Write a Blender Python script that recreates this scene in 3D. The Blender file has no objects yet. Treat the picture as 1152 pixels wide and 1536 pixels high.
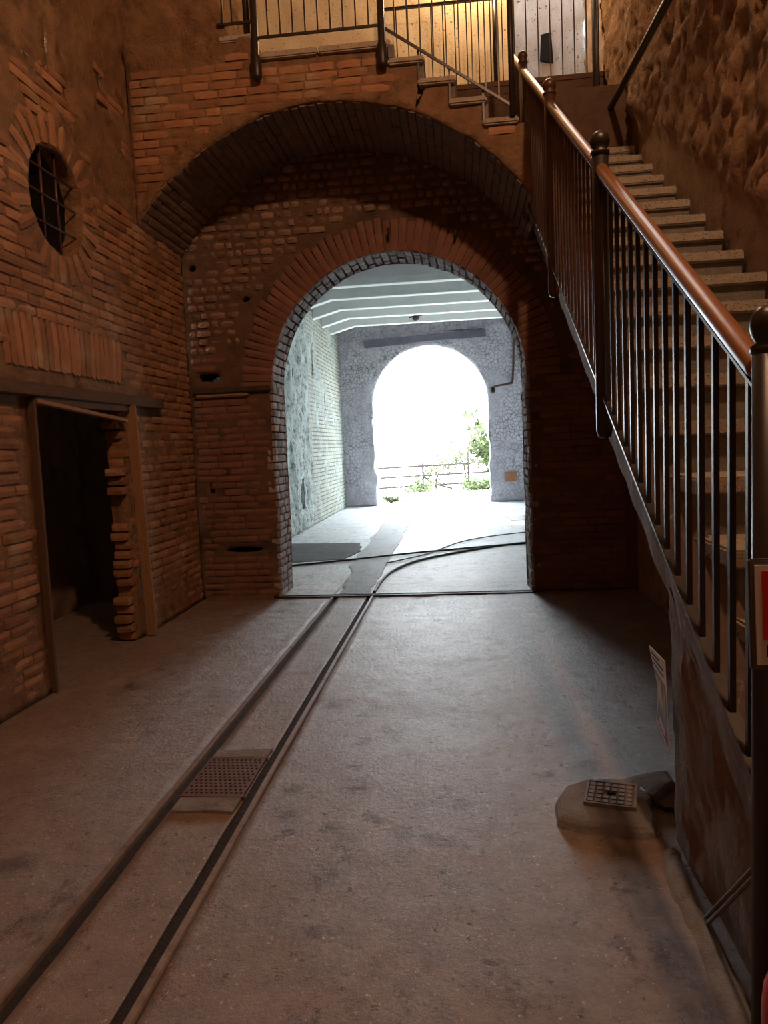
import bpy, bmesh, math, random
import numpy as np
from mathutils import Vector, Matrix, noise

random.seed(7)
SC = bpy.context.scene
COL = SC.collection

# ------------------------------------------------------------------ camera
F_PX, H_EYE, ROLL = 1100.0, 1.5, 0.044
VPX, VPY = 690.0 - 576.0, 665.0 - 768.0            # where the track direction vanishes
cr, sr = math.cos(ROLL), math.sin(ROLL)
xr, yr = VPX * cr - VPY * sr, VPX * sr + VPY * cr
PITCH = math.atan(-yr / F_PX)
YAW = math.atan(xr * math.cos(PITCH) / F_PX)
FW = Vector((-math.sin(YAW) * math.cos(PITCH), math.cos(YAW) * math.cos(PITCH), -math.sin(PITCH)))
RT = Vector((math.cos(YAW), math.sin(YAW), 0))
UP = RT.cross(FW)
CX, CY = RT * cr - UP * sr, UP * cr + RT * sr    # picture axes after the roll
cam_d = bpy.data.cameras.new('camera')
cam = bpy.data.objects.new('camera', cam_d)
COL.objects.link(cam)
cam_d.sensor_fit = 'VERTICAL'
cam_d.sensor_height = 36.0
cam_d.lens = F_PX / 1536.0 * 36.0
cam_d.clip_start, cam_d.clip_end = 0.05, 300
m = Matrix((CX, CY, -FW)).transposed().to_4x4()
m.translation = (0, 0, H_EYE)
cam.matrix_world = m
SC.camera = cam

def to_px(p):
    d = Vector(p) - Vector((0, 0, H_EYE))
    z = d.dot(FW)
    if z < 0.05:
        return (-9999, -9999, z)
    return (576 + F_PX * d.dot(CX) / z, 768 - F_PX * d.dot(CY) / z, z)

# ------------------------------------------------------------------ sky, sun, lamps, exposure
SC.view_settings.view_transform = 'Standard'
SC.view_settings.look = 'None'
SC.view_settings.exposure = 0.0
SC.view_settings.gamma = 1.0
SC.view_settings.use_curve_mapping = False
SC.cycles.use_denoising = True
SC.cycles.max_bounces = 10
SC.cycles.diffuse_bounces = 6
SC.cycles.sample_clamp_indirect = 10
W = bpy.data.worlds.new('sky')
SC.world = W
W.use_nodes = True
W.node_tree.nodes['Background'].inputs[0].default_value = (0.87, 0.95, 1.0, 1)
W.node_tree.nodes['Background'].inputs[1].default_value = 24.0

def add_light(name, kind, loc, energy, color, **kw):
    d = bpy.data.lights.new(name, kind)
    d.energy, d.color = energy, color
    for k, v in kw.items():
        setattr(d, k, v)
    o = bpy.data.objects.new(name, d)
    o.location = loc
    COL.objects.link(o)
    return o

sun = add_light('sun', 'SUN', (10, 20, 20), 12.0, (1, 0.97, 0.92), angle=0.03)
sun.rotation_euler = Vector((-0.85, -0.05, -0.70)).to_track_quat('-Z', 'Y').to_euler()
LAMP_POS = (0.95, 1.3, 6.3)
LAMP_W, LAMP_C = 450.0, (1.0, 0.545, 0.30)
WARM_POS = (0.40, 8.40, 7.0)
WARM_W, WARM_C = 150.0, (1.0, 0.62, 0.29)

def portal(loc, normal, sx, sy):
    """sampling aid at a real opening to the sky (gives off no light of its own)"""
    o = add_light('sky_portal', 'AREA', loc, 1.0, (1, 1, 1), shape='RECTANGLE', size=sx, size_y=sy)
    o.data.cycles.is_portal = True
    o.rotation_euler = Vector(normal).to_track_quat('-Z', 'Y').to_euler()

# ------------------------------------------------------------------ materials
def nn(nt, t, **kw):
    n = nt.nodes.new(t)
    for k, v in kw.items():
        setattr(n, k, v)
    return n

def mixc(nt, fac, a, b, blend='MIX'):
    n = nn(nt, 'ShaderNodeMix', data_type='RGBA', blend_type=blend)
    for s, v in ((0, fac), (6, a), (7, b)):
        if hasattr(v, 'is_output'):
            nt.links.new(v, n.inputs[s])
        elif s == 0:
            n.inputs[0].default_value = v
        else:
            n.inputs[s].default_value = tuple(v) + (1,) if len(v) == 3 else v
    return n.outputs[2]

def noise_fac(nt, pos, scale, lo=0.3, hi=0.7, detail=6, rough=0.6, stretch=None):
    if stretch:
        mp = nn(nt, 'ShaderNodeMapping')
        mp.inputs['Scale'].default_value = stretch
        nt.links.new(pos, mp.inputs[0])
        pos = mp.outputs[0]
    n = nn(nt, 'ShaderNodeTexNoise')
    n.inputs['Scale'].default_value = scale
    n.inputs['Detail'].default_value = detail
    n.inputs['Roughness'].default_value = rough
    nt.links.new(pos, n.inputs['Vector'])
    r = nn(nt, 'ShaderNodeMapRange')
    r.inputs[1].default_value, r.inputs[2].default_value = lo, hi
    nt.links.new(n.outputs[0], r.inputs[0])
    return r.outputs[0]

def base_mat(name, rough=0.9, metal=0.0, spec=0.3):
    mt = bpy.data.materials.new(name)
    mt.use_nodes = True
    nt = mt.node_tree
    b = nt.nodes['Principled BSDF']
    b.inputs['Roughness'].default_value = rough
    b.inputs['Metallic'].default_value = metal
    b.inputs['Specular IOR Level'].default_value = spec
    pos = nn(nt, 'ShaderNodeNewGeometry')
    return mt, nt, b, pos

def bump(nt, b, h, strength, dist=0.01):
    bp = nn(nt, 'ShaderNodeBump')
    bp.inputs['Strength'].default_value = strength
    bp.inputs['Distance'].default_value = dist
    nt.links.new(h, bp.inputs['Height'])
    nt.links.new(bp.outputs[0], b.inputs['Normal'])

def mat(name, c1, c2, scale=4, rough=0.9, metal=0, spec=0.3, bs=60, bstr=0.5, bdist=0.01, c3=None, s3=2, lo3=0.55, hi3=0.7,
        rnd=0.0, stretch=None, lo=0.3, hi=0.7, speck=None):
    mt, nt, b, g = base_mat(name, rough, metal, spec)
    p = g.outputs['Position']
    col = mixc(nt, noise_fac(nt, p, scale, lo, hi, stretch=stretch), c1, c2)
    if c3:
        col = mixc(nt, noise_fac(nt, p, s3, lo3, hi3, 8, 0.65), col, c3)
    if speck:
        col = mixc(nt, noise_fac(nt, p, speck[1], speck[2], speck[2] + 0.04, 3), col, speck[0])
    if rnd:
        oi = nn(nt, 'ShaderNodeObjectInfo')
        ad = nn(nt, 'ShaderNodeMath', operation='ADD')
        nt.links.new(oi.outputs['Random'], ad.inputs[0])
        nt.links.new(g.outputs['Random Per Island'], ad.inputs[1])
        fr = nn(nt, 'ShaderNodeMath', operation='FRACT')
        nt.links.new(ad.outputs[0], fr.inputs[0])
        mr = nn(nt, 'ShaderNodeMapRange')
        mr.inputs[3].default_value, mr.inputs[4].default_value = 1 - rnd, 1 + rnd
        nt.links.new(fr.outputs[0], mr.inputs[0])
        cb = nn(nt, 'ShaderNodeCombineColor')
        for k in range(3):
            nt.links.new(mr.outputs[0], cb.inputs[k])
        col = mixc(nt, 1.0, col, cb.outputs[0], 'MULTIPLY')
    nt.links.new(col, b.inputs['Base Color'])
    if bstr:
        bump(nt, b, noise_fac(nt, p, bs, 0, 1, 8, 0.7, stretch), bstr, bdist)
    return mt

MT = {}
MT['brick'] = mat('old_red_brick', (.41, .215, .115), (.30, .155, .085), 7, rnd=.25, bs=70, bstr=.7, bdist=.012, c3=(.40, .30, .19), s3=3, lo3=.52, hi3=.68)
MT['mortar'] = mat('lime_mortar', (.38, .235, .13), (.22, .125, .07), 7, bs=20, bstr=1.0, bdist=.04, c3=(.10, .065, .04), s3=4, lo3=.55, hi3=.70)
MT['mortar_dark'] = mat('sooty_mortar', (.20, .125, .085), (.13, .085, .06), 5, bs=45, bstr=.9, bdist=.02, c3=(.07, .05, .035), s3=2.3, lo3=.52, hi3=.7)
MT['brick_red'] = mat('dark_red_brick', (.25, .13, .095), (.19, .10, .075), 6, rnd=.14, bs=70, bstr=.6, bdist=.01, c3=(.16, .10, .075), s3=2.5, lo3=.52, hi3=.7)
MT['brick_daylit'] = mat('daylit_grey_brick', (.40, .37, .36), (.26, .22, .21), 9, rnd=.38, bs=60, bstr=.6, bdist=.01, c3=(.20, .15, .135), s3=4)  # grey daylight of the reveal put into the brick colour
MT['impost_shade'] = mat('dark_impost_shade', (.09, .07, .06), (.05, .04, .035), 9, bs=60)  # dark colour stands in for the shade of the impost slot
MT['stone'] = mat('rubble_stone', (.34, .23, .165), (.23, .15, .11), 6, rnd=.3, bs=50, bstr=.8, bdist=.015, c3=(.12, .085, .06), s3=3)
MT['vault'] = mat('vault_plaster', (.24, .165, .125), (.17, .12, .095), 3, bs=30, bstr=.7, bdist=.02, c3=(.10, .075, .06), s3=2)
MT['rough'] = mat('rough_rendered_stone', (.44, .275, .16), (.29, .175, .10), 5, bs=32, bstr=1.0, bdist=.03, c3=(.14, .085, .05), s3=7, lo3=.55, hi3=.7)
MT['cream'] = mat('pitted_cream_plaster', (.74, .66, .53), (.62, .54, .42), 4, bs=40, bstr=.5, speck=((.22, .16, .10), 30, .63))
MT['greyplaster'] = mat('daylit_grey_plaster', (.60, .61, .60), (.44, .45, .45), 5, bs=40, bstr=.6, stretch=(3, 3, 1), speck=((.16, .15, .14), 26, .64))  # whiter-grey plaster, warm tint cut to put cool daylight into the colour
MT['ceil'] = mat('sooty_plaster', (.25, .19, .14), (.18, .13, .1), 2)
MT['white'] = mat('lightened_beam_concrete', (.72, .75, .74), (.63, .66, .65), 3, bs=30, bstr=.2, c3=(.42, .42, .40), s3=5, lo3=.62, hi3=.75)  # lightened so the lit beams stand out by colour
MT['slab'] = mat('darkened_slab_concrete', (.27, .28, .285), (.22, .23, .235), 3, bs=30, bstr=.2)  # darkened in colour to give the beams their light-and-shade contrast
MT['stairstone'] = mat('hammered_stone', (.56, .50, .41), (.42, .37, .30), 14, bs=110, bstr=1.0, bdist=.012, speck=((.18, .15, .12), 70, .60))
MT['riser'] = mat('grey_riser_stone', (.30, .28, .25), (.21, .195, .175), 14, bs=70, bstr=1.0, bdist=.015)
MT['stairwall'] = mat('worn_stair_plaster', (.27, .19, .125), (.17, .115, .075), 5, bs=35, bstr=.8, bdist=.015, c3=(.36, .29, .22), s3=4, lo3=.58, hi3=.7)
MT['slabside'] = mat('chipped_plaster', (.24, .18, .14), (.17, .13, .10), 6, bs=40, bstr=.7, c3=(.5, .47, .43), s3=7, lo3=.62, hi3=.68)
MT['steel'] = mat('dark_painted_steel', (.030, .022, .018), (.018, .014, .012), 12, rough=.38, spec=.5, bs=60, bstr=.05)
MT['steelrust'] = mat('brown_painted_steel', (.085, .032, .016), (.05, .02, .011), 12, rough=.42, spec=.5, bs=60, bstr=.05)
MT['handrail'] = mat('polished_brown_rail', (.30, .125, .04), (.22, .085, .028), 8, rough=.42, spec=.5, bs=40, bstr=.03, stretch=(6, 1, 6))
MT['iron'] = mat('worn_iron', (.30, .24, .205), (.20, .155, .13), 20, rough=.5, metal=.15, bs=60, bstr=.4, c3=(.16, .09, .05), s3=9)
MT['rustplate'] = mat('rusty_plate', (.19, .12, .10), (.13, .08, .065), 20, rough=.65, metal=.3, bs=90, bstr=.3)
MT['hole_shade'] = mat('dark_hole_shade', (.012, .01, .009), (.008, .007, .006), 5, bstr=0)  # near-black colour stands in for shade inside holes and slots
MT['gravel'] = mat('groove_dirt', (.075, .05, .035), (.035, .025, .018), 30, bs=90, bstr=1.0, bdist=.02)
MT['wood'] = mat('old_pale_timber', (.40, .24, .13), (.27, .155, .08), 6, rough=.8, bs=40, bstr=.4, stretch=(14, 14, 1))
MT['wooddark'] = mat('old_dark_timber', (.16, .10, .06), (.10, .06, .035), 6, rough=.85, bs=40, bstr=.5, stretch=(14, 1, 14))
MT['pad'] = mat('pale_cement', (.40, .395, .39), (.29, .28, .275), 9, bs=40, bstr=1.0, bdist=.03, c3=(.22, .18, .15), s3=6, lo3=.56, hi3=.72)
MT['castiron'] = mat('cast_iron_cover', (.24, .20, .175), (.18, .145, .125), 15, rough=.6, metal=.3, bs=90, bstr=.2)
MT['purple'] = mat('far_wall_plaster', (.50, .48, .54), (.36, .35, .40), 6, bs=25, bstr=.9, bdist=.03, c3=(.24, .22, .25), s3=9, lo3=.5, hi3=.66)
MT['lintel'] = mat('violet_grey_timber', (.15, .14, .18), (.10, .095, .12), 6, bs=30)
MT['ground'] = mat('pale_ground', (.70, .69, .64), (.60, .58, .52), 2)
MT['leaf'] = mat('spring_leaf', (.040, .058, .008), (.026, .042, .006), 3, rough=.6, bstr=0, rnd=.3)
MT['bark'] = mat('bark', (.05, .04, .03), (.035, .028, .02), 8)
MT['fencerust'] = mat('rusted_fence', (.022, .014, .012), (.016, .011, .010), 9, rough=.7)
MT['red'] = mat('red_enamel', (.55, .02, .02), (.45, .015, .015), 3, rough=.25, spec=.5, bstr=0)
MT['black'] = mat('black_rubber', (.02, .02, .02), (.015, .015, .015), 3, rough=.6, bstr=0)
MT['chrome'] = mat('steel_valve', (.75, .75, .76), (.65, .65, .66), 3, rough=.2, metal=.9, bstr=0)
MT['paper'] = mat('white_print', (.80, .82, .84), (.74, .77, .79), 3, rough=.5, bstr=0)
MT['ink'] = mat('dark_print', (.05, .06, .08), (.04, .05, .06), 3, rough=.5, bstr=0)
MT['inky'] = mat('yellow_print', (.55, .48, .18), (.40, .36, .16), 20, rough=.5, bstr=0)
MT['inkb'] = mat('blue_print', (.16, .20, .34), (.24, .28, .36), 15, rough=.5, bstr=0)
MT['inkg'] = mat('green_print', (.20, .26, .22), (.30, .34, .30), 15, rough=.5, bstr=0)
MT['signframe'] = mat('sign_frame', (.13, .12, .11), (.10, .09, .085), 5, rough=.5, bstr=.05)
MT['signred'] = mat('sign_red', (.70, .04, .03), (.66, .035, .03), 5, rough=.4, bstr=0)
MT['lampglass'] = mat('lamp_housing', (.06, .06, .06), (.05, .05, .05), 5, rough=.4, bstr=0)

# hall floor: worn concrete with rusty dirt stains, pits and pale specks
def px_floor(px, py):
    x, y = px - 576, py - 768
    d = FW * F_PX + CX * x - CY * y
    k = -H_EYE / d.z
    return Vector((d.x * k, d.y * k, 0))
SPOTS = [(505, 1055, .10), (322, 1043, .08), (678, 1060, .06), (645, 1256, .05), (668, 1262, .05), (690, 1268, .04), (602, 1247, .06), (535, 1185, .06), (530, 1150, .05), (545, 1110, .07),
         (548, 1070, .06), (555, 1030, .06), (560, 1000, .05), (445, 1180, .06), (430, 1220, .06), (425, 1250, .05), (520, 1288, .04), (475, 1398, .035), (938, 1335, .04), (742, 1440, .03),
         (560, 1225, .05), (690, 1205, .08), (820, 1160, .06), (855, 1222, .06), (200, 1275, .06), (500, 1240, .06), (20, 1295, .10), (870, 1010, .08), (620, 930, .10), (750, 960, .08)]
def floor_material(name, c1, c2, stain, dirt, rough, spots=(), cracks=False):
    mt, nt, b, g = base_mat(name, rough, 0, 0.3)
    p = g.outputs['Position']
    col = mixc(nt, noise_fac(nt, p, 1.6, .3, .7, 8), c1, c2)
    col = mixc(nt, noise_fac(nt, p, 9, .42, .68, 10, .75), col, stain)
    col = mixc(nt, noise_fac(nt, p, 3.0, .555, .63, 12, .8, (1.0, .5, 1)), col, dirt)
    col = mixc(nt, noise_fac(nt, p, 22, .60, .66, 6, .7), col, tuple(x * .7 for x in dirt))
    col = mixc(nt, noise_fac(nt, p, 60, .68, .71, 2), col, tuple(min(1, x * 1.7) for x in c1))
    if cracks:                                  # cracks running across the room and dirty joints
        col = mixc(nt, noise_fac(nt, p, 1.3, .492, .500, 6, .6, (.45, 1.6, 1)), col, mixc(nt, noise_fac(nt, p, 1.3, .500, .508, 6, .6, (.45, 1.6, 1)), tuple(x * .5 for x in dirt), col))
        col = mixc(nt, noise_fac(nt, p, 1.1, .56, .62, 10, .75, (.6, 1.8, 1)), col, stain)
    if spots:                                   # trodden dirt at fixed places, outlines frayed by noise
        nz = nn(nt, 'ShaderNodeTexNoise'); nz.inputs['Scale'].default_value = 9; nz.inputs['Detail'].default_value = 8; nz.inputs['Roughness'].default_value = .7
        nt.links.new(p, nz.inputs['Vector'])
        sb = nn(nt, 'ShaderNodeVectorMath', operation='MULTIPLY_ADD')
        sb.inputs[1].default_value = (.22, .22, 0); sb.inputs[2].default_value = (-.11, -.11, 0)
        nt.links.new(nz.outputs['Color'], sb.inputs[0])
        wp = nn(nt, 'ShaderNodeVectorMath', operation='ADD')
        nt.links.new(p, wp.inputs[0]); nt.links.new(sb.outputs[0], wp.inputs[1])
        acc = None
        for px, py, r in spots:
            q = px_floor(px, py)
            ds = nn(nt, 'ShaderNodeVectorMath', operation='DISTANCE')
            nt.links.new(wp.outputs[0], ds.inputs[0]); ds.inputs[1].default_value = (q.x, q.y, 0)
            mr = nn(nt, 'ShaderNodeMapRange')
            mr.inputs[1].default_value, mr.inputs[2].default_value, mr.inputs[3].default_value, mr.inputs[4].default_value = r * .3, r * 1.0, .95, 0
            nt.links.new(ds.outputs['Value'], mr.inputs[0])
            if acc is None: acc = mr.outputs[0]
            else:
                mx = nn(nt, 'ShaderNodeMath', operation='MAXIMUM')
                nt.links.new(acc, mx.inputs[0]); nt.links.new(mr.outputs[0], mx.inputs[1]); acc = mx.outputs[0]
        col = mixc(nt, acc, col, tuple(x * .95 for x in dirt))
    nt.links.new(col, b.inputs['Base Color'])
    a = noise_fac(nt, p, 45, .2, .8, 10, .75)
    h2 = noise_fac(nt, p, 6, .2, .8, 8, .6)
    ad = nn(nt, 'ShaderNodeMath', operation='ADD')
    nt.links.new(a, ad.inputs[0]); nt.links.new(h2, ad.inputs[1])
    bump(nt, b, ad.outputs[0], .6, .016)
    return mt
MT['floor'] = floor_material('worn_concrete', (.345, .27, .222), (.255, .195, .155), (.19, .145, .12), (.12, .066, .038), .44, SPOTS)
MT['strip'] = floor_material('track_concrete', (.34, .265, .215), (.265, .20, .16), (.20, .155, .125), (.16, .095, .055), .50)
MT['farfloor'] = floor_material('pale_cracked_screed', (.66, .69, .70), (.54, .575, .59), (.42, .455, .475), (.24, .255, .26), .5, (), True)
MT['farstrip'] = floor_material('grey_patched_screed', (.24, .255, .265), (.19, .205, .215), (.15, .165, .17), (.09, .09, .09), .6)
MT['rubblepatch'] = floor_material('broken_floor_dirt', (.11, .11, .11), (.07, .07, .07), (.05, .05, .05), (.05, .05, .05), .85)

# far left wall: whitewashed rubble with small courses of brick
def far_left_material():
    mt, nt, b, g = base_mat('whitewashed_rubble', .9)
    p = g.outputs['Position']
    col = mixc(nt, noise_fac(nt, p, 5, .35, .7, 8), (.44, .50, .47), (.27, .32, .30))
    col = mixc(nt, noise_fac(nt, p, 9, .50, .60, 10, .75), col, (.11, .125, .12))
    sx = nn(nt, 'ShaderNodeSeparateXYZ'); nt.links.new(p, sx.inputs[0])
    cb = nn(nt, 'ShaderNodeCombineXYZ')
    nt.links.new(sx.outputs[1], cb.inputs[0]); nt.links.new(sx.outputs[2], cb.inputs[1])
    br = nn(nt, 'ShaderNodeTexBrick')
    for k, v in (('Scale', 1.0), ('Brick Width', .26), ('Row Height', .085), ('Mortar Size', .010)):
        br.inputs[k].default_value = v
    br.inputs['Color1'].default_value = (.40, .415, .35, 1)
    br.inputs['Color2'].default_value = (.30, .32, .27, 1)
    br.inputs['Mortar'].default_value = (.12, .125, .115, 1)
    nt.links.new(cb.outputs[0], br.inputs[0])
    s1 = nn(nt, 'ShaderNodeMapRange'); s1.inputs[1].default_value, s1.inputs[2].default_value = 14.3, 14.7
    nt.links.new(sx.outputs[1], s1.inputs[0])
    nz = noise_fac(nt, p, 1.2, .38, .52, 8)
    mu = nn(nt, 'ShaderNodeMath', operation='MULTIPLY')
    nt.links.new(s1.outputs[0], mu.inputs[0]); nt.links.new(nz, mu.inputs[1])
    col = mixc(nt, mu.outputs[0], col, br.outputs[0])
    nt.links.new(col, b.inputs['Base Color'])
    bump(nt, b, noise_fac(nt, p, 18, .2, .8, 10, .7), .8, .04)
    return mt
MT['farleft'] = far_left_material()

# far wall: rubble with cell joints
def far_wall_material():
    mt, nt, b, g = base_mat('grey_violet_rubble', .9)
    p = g.outputs['Position']
    v = nn(nt, 'ShaderNodeTexVoronoi', feature='DISTANCE_TO_EDGE')
    v.inputs['Scale'].default_value = 11
    nt.links.new(p, v.inputs['Vector'])
    r = nn(nt, 'ShaderNodeMapRange'); r.inputs[1].default_value, r.inputs[2].default_value = .0, .09
    nt.links.new(v.outputs['Distance'], r.inputs[0])
    col = mixc(nt, noise_fac(nt, p, 4, .3, .7, 8), (.50, .49, .53), (.34, .335, .37))
    k = noise_fac(nt, p, .8, .42, .60, 6)
    inv = nn(nt, 'ShaderNodeMath', operation='SUBTRACT'); inv.inputs[0].default_value = 1
    nt.links.new(r.outputs[0], inv.inputs[1])
    mu = nn(nt, 'ShaderNodeMath', operation='MULTIPLY')
    nt.links.new(inv.outputs[0], mu.inputs[0]); nt.links.new(k, mu.inputs[1])
    col = mixc(nt, mu.outputs[0], col, (.13, .128, .145))
    nt.links.new(col, b.inputs['Base Color'])
    bump(nt, b, r.outputs[0], .5, .03)
    return mt
MT['farwall'] = far_wall_material()

# ------------------------------------------------------------------ helpers
def tag(o, label=None, cat=None, group=None, kind=None):
    if label: o['label'] = label
    if cat: o['category'] = cat
    if group: o['group'] = group
    if kind: o['kind'] = kind
    return o

def link(name, me, m_=None, parent=None, smooth=False):
    o = bpy.data.objects.new(name, me)
    COL.objects.link(o)
    if m_ is not None:
        me.materials.append(MT[m_])
    if parent is not None:
        o.parent = parent
    if smooth:
        me.polygons.foreach_set('use_smooth', [True] * len(me.polygons))
    return o

def empty(name, loc=(0, 0, 0)):
    o = bpy.data.objects.new(name, None)
    o.empty_display_size = .1
    o.location = loc
    COL.objects.link(o)
    return o

class MB:
    """collects simple solids into one mesh; origin is subtracted so that a part sits right under its Empty"""
    def __init__(s, origin=(0, 0, 0)):
        s.v, s.f, s.o = [], [], Vector(origin)
    def add(s, vs, fs):
        n = len(s.v)
        s.v += [Vector(v) - s.o for v in vs]
        s.f += [tuple(i + n for i in f) for f in fs]
        return s
    def box(s, a, b):
        x0, y0, z0 = a; x1, y1, z1 = b
        return s.add([(x0,y0,z0),(x1,y0,z0),(x1,y1,z0),(x0,y1,z0),(x0,y0,z1),(x1,y0,z1),(x1,y1,z1),(x0,y1,z1)],
                     [(0,3,2,1),(4,5,6,7),(0,1,5,4),(1,2,6,5),(2,3,7,6),(3,0,4,7)])
    def bar(s, p, q, w, h, up=(0, 0, 1)):
        p, q = Vector(p), Vector(q)
        d = (q - p).normalized(); sd = d.cross(Vector(up))
        sd = sd.normalized() if sd.length > 1e-5 else Vector((1, 0, 0))
        u = sd.cross(d)
        vs = []
        for c in (p, q):
            for a, b in ((-1,-1),(1,-1),(1,1),(-1,1)):
                vs.append(c + sd * a * w / 2 + u * b * h / 2)
        return s.add(vs, [(0,1,2,3),(7,6,5,4),(0,4,5,1),(1,5,6,2),(2,6,7,3),(3,7,4,0)])
    def tube(s, pts, r, n=10, cap=True):
        pts = [Vector(p) for p in pts]
        rs = r if isinstance(r, (list, tuple)) else [r] * len(pts)
        vs, fs = [], []
        ref = None
        for i, p in enumerate(pts):
            d = (pts[min(i + 1, len(pts) - 1)] - pts[max(i - 1, 0)]).normalized()
            if ref is None:
                ref = d.orthogonal().normalized()
            ref = (ref - d * ref.dot(d)).normalized()
            b = d.cross(ref)
            for k in range(n):
                a = 2 * math.pi * k / n
                vs.append(p + (ref * math.cos(a) + b * math.sin(a)) * rs[i])
        for i in range(len(pts) - 1):
            for k in range(n):
                fs.append((i*n+k, i*n+(k+1)%n, (i+1)*n+(k+1)%n, (i+1)*n+k))
        if cap:
            fs.append(tuple(range(n - 1, -1, -1)))
            fs.append(tuple((len(pts) - 1) * n + k for k in range(n)))
        return s.add(vs, fs)
    def lathe(s, c, prof, n=16):
        return s.tube([(c[0], c[1], c[2] + z) for r, z in prof], [max(r, 1e-4) for r, z in prof], n)
    def prism(s, poly, axis, a, b):
        """polygon in the plane across axis, pushed from a to b"""
        n = len(poly)
        def P(p, t):
            return {'x': (t, p[0], p[1]), 'y': (p[0], t, p[1]), 'z': (p[0], p[1], t)}[axis]
        vs = [P(p, a) for p in poly] + [P(p, b) for p in poly]
        return s.add(vs, [tuple(range(n - 1, -1, -1)), tuple(range(n, 2 * n))] + [(i, (i+1)%n, n+(i+1)%n, n+i) for i in range(n)])
    def mesh(s, name):
        me = bpy.data.meshes.new(name)
        me.from_pydata(s.v, [], s.f)
        bm = bmesh.new(); bm.from_mesh(me)
        bmesh.ops.recalc_face_normals(bm, faces=bm.faces)
        bm.to_mesh(me); bm.free()
        return me
    def build(s, name, m_, parent=None, smooth=False, bevel=0):
        me = s.mesh(name)
        if bevel:
            bm = bmesh.new(); bm.from_mesh(me)
            bmesh.ops.bevel(bm, geom=bm.edges[:], offset=bevel, segments=2, affect='EDGES', clamp_overlap=True)
            bm.to_mesh(me); bm.free()
        return link(name, me, m_, parent, smooth)

def copy_part(src, parent, loc=None, rot=None, name=None):
    o = src.copy()
    COL.objects.link(o)
    o.parent = parent
    if name: o.name = name
    if loc is not None: o.location = loc
    if rot is not None: o.rotation_euler = rot
    return o

def fr(x, y, z, octv=4):
    return noise.fractal(Vector((x, y, z)), .9, 2.1, octv)

def grid_wall(name, O, U, V, N, width, height, res, sdf, disp, depth, m_, dseg=1, parent=None, rough_edge=.0, smooth=True):
    """a wall skin on a grid: openings where sdf<0, edges pulled onto the outline, reveals pushed back by depth"""
    O, U, V, N = map(Vector, (O, U, V, N))
    nu, nv = int(round(width / res)), int(round(height / res))
    du, dv = width / nu, height / nv
    keep = np.ones((nu, nv), bool)
    if sdf:
        for i in range(nu):
            for j in range(nv):
                keep[i, j] = sdf((i + .5) * du, (j + .5) * dv) > 0
    idx, verts, uv = {}, [], []
    def vid(i, j):
        if (i, j) not in idx:
            u, v = i * du, j * dv
            if sdf:
                near = [keep[a, b] for a in (i-1, i) for b in (j-1, j) if 0 <= a < nu and 0 <= b < nv]
                if not all(near):
                    for _ in range(4):
                        e = .004
                        s0 = sdf(u, v)
                        gu = (sdf(u + e, v) - sdf(u - e, v)) / (2 * e)
                        gv = (sdf(u, v + e) - sdf(u, v - e)) / (2 * e)
                        g2 = max(gu * gu + gv * gv, .2)
                        st = max(-res, min(res, s0)) / g2
                        u -= gu * st; v -= gv * st
                    u = min(max(u, 0), width); v = min(max(v, 0), height)
            idx[(i, j)] = len(verts)
            verts.append(O + U * u + V * v + N * disp(u, v))
            uv.append((u, v))
        return idx[(i, j)]
    faces, back = [], {}
    edges = {}
    for i in range(nu):
        for j in range(nv):
            if keep[i, j]:
                q = (vid(i, j), vid(i+1, j), vid(i+1, j+1), vid(i, j+1))
                faces.append(q)
                for a in range(4):
                    e = (q[a], q[(a+1) % 4])
                    if (e[1], e[0]) in edges: del edges[(e[1], e[0])]
                    else: edges[e] = 1
    if depth:
        def bk(a, k):
            if (a, k) not in back:
                back[(a, k)] = len(verts)
                u, v = uv[a]
                p = O + U * u + V * v - N * (depth * k / dseg)
                if rough_edge and k < dseg:
                    p = p + Vector((noise.noise(p * 4), noise.noise(p * 4 + Vector((9, 0, 0))), noise.noise(p * 4 + Vector((0, 9, 0))))) * rough_edge
                verts.append(p)
            return back[(a, k)]
        for a, b in edges:
            pa, pb = a, b
            for k in range(1, dseg + 1):
                qa, qb = bk(a, k), bk(b, k)
                faces.append((pb, pa, qa, qb))
                pa, pb = qa, qb
    me = bpy.data.meshes.new(name)
    me.from_pydata(verts, [], faces)
    return link(name, me, m_, parent, smooth)

# worn unit bricks: 12 front points with eased edges, then four sides
def unit_brick(seed, wear=1.0):
    rg = random.Random(seed)
    xs, zs = (-.5, -.22, .22, .5), (-.5, .0, .5)
    vs, front = [], []
    for j, z in enumerate(zs):
        for i, x in enumerate(xs):
            bd = i in (0, 3) or j in (0, 2)
            cn = i in (0, 3) and j in (0, 2)
            vs.append((x * (1 - .05 * wear * rg.random() * (2 if cn else 1)) + (rg.uniform(-.03, .03) if not bd else 0),
                       (.09 * wear if bd else 0) + rg.uniform(-.05, .05) * wear + (.06 * wear if cn else 0),
                       z * (1 - .16 * wear * rg.random() - (.1 * wear if cn else 0))))
    fs = [(j*4+i, j*4+i+1, (j+1)*4+i+1, (j+1)*4+i) for j in range(2) for i in range(3)]
    ring = [0, 1, 2, 3, 7, 11, 10, 9, 8, 4]
    for k, r in enumerate(ring):
        x, y, z = vs[r]
        vs.append((x, 1.0, z))
    n = len(ring)
    for k in range(n):
        a, b = ring[k], ring[(k + 1) % n]
        fs.append((b, a, 12 + k, 12 + (k + 1) % n))
    return np.array(vs), fs
UB = [unit_brick(s, .55) for s in range(10)]
US = [unit_brick(50 + s, 1.3) for s in range(10)]

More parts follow.
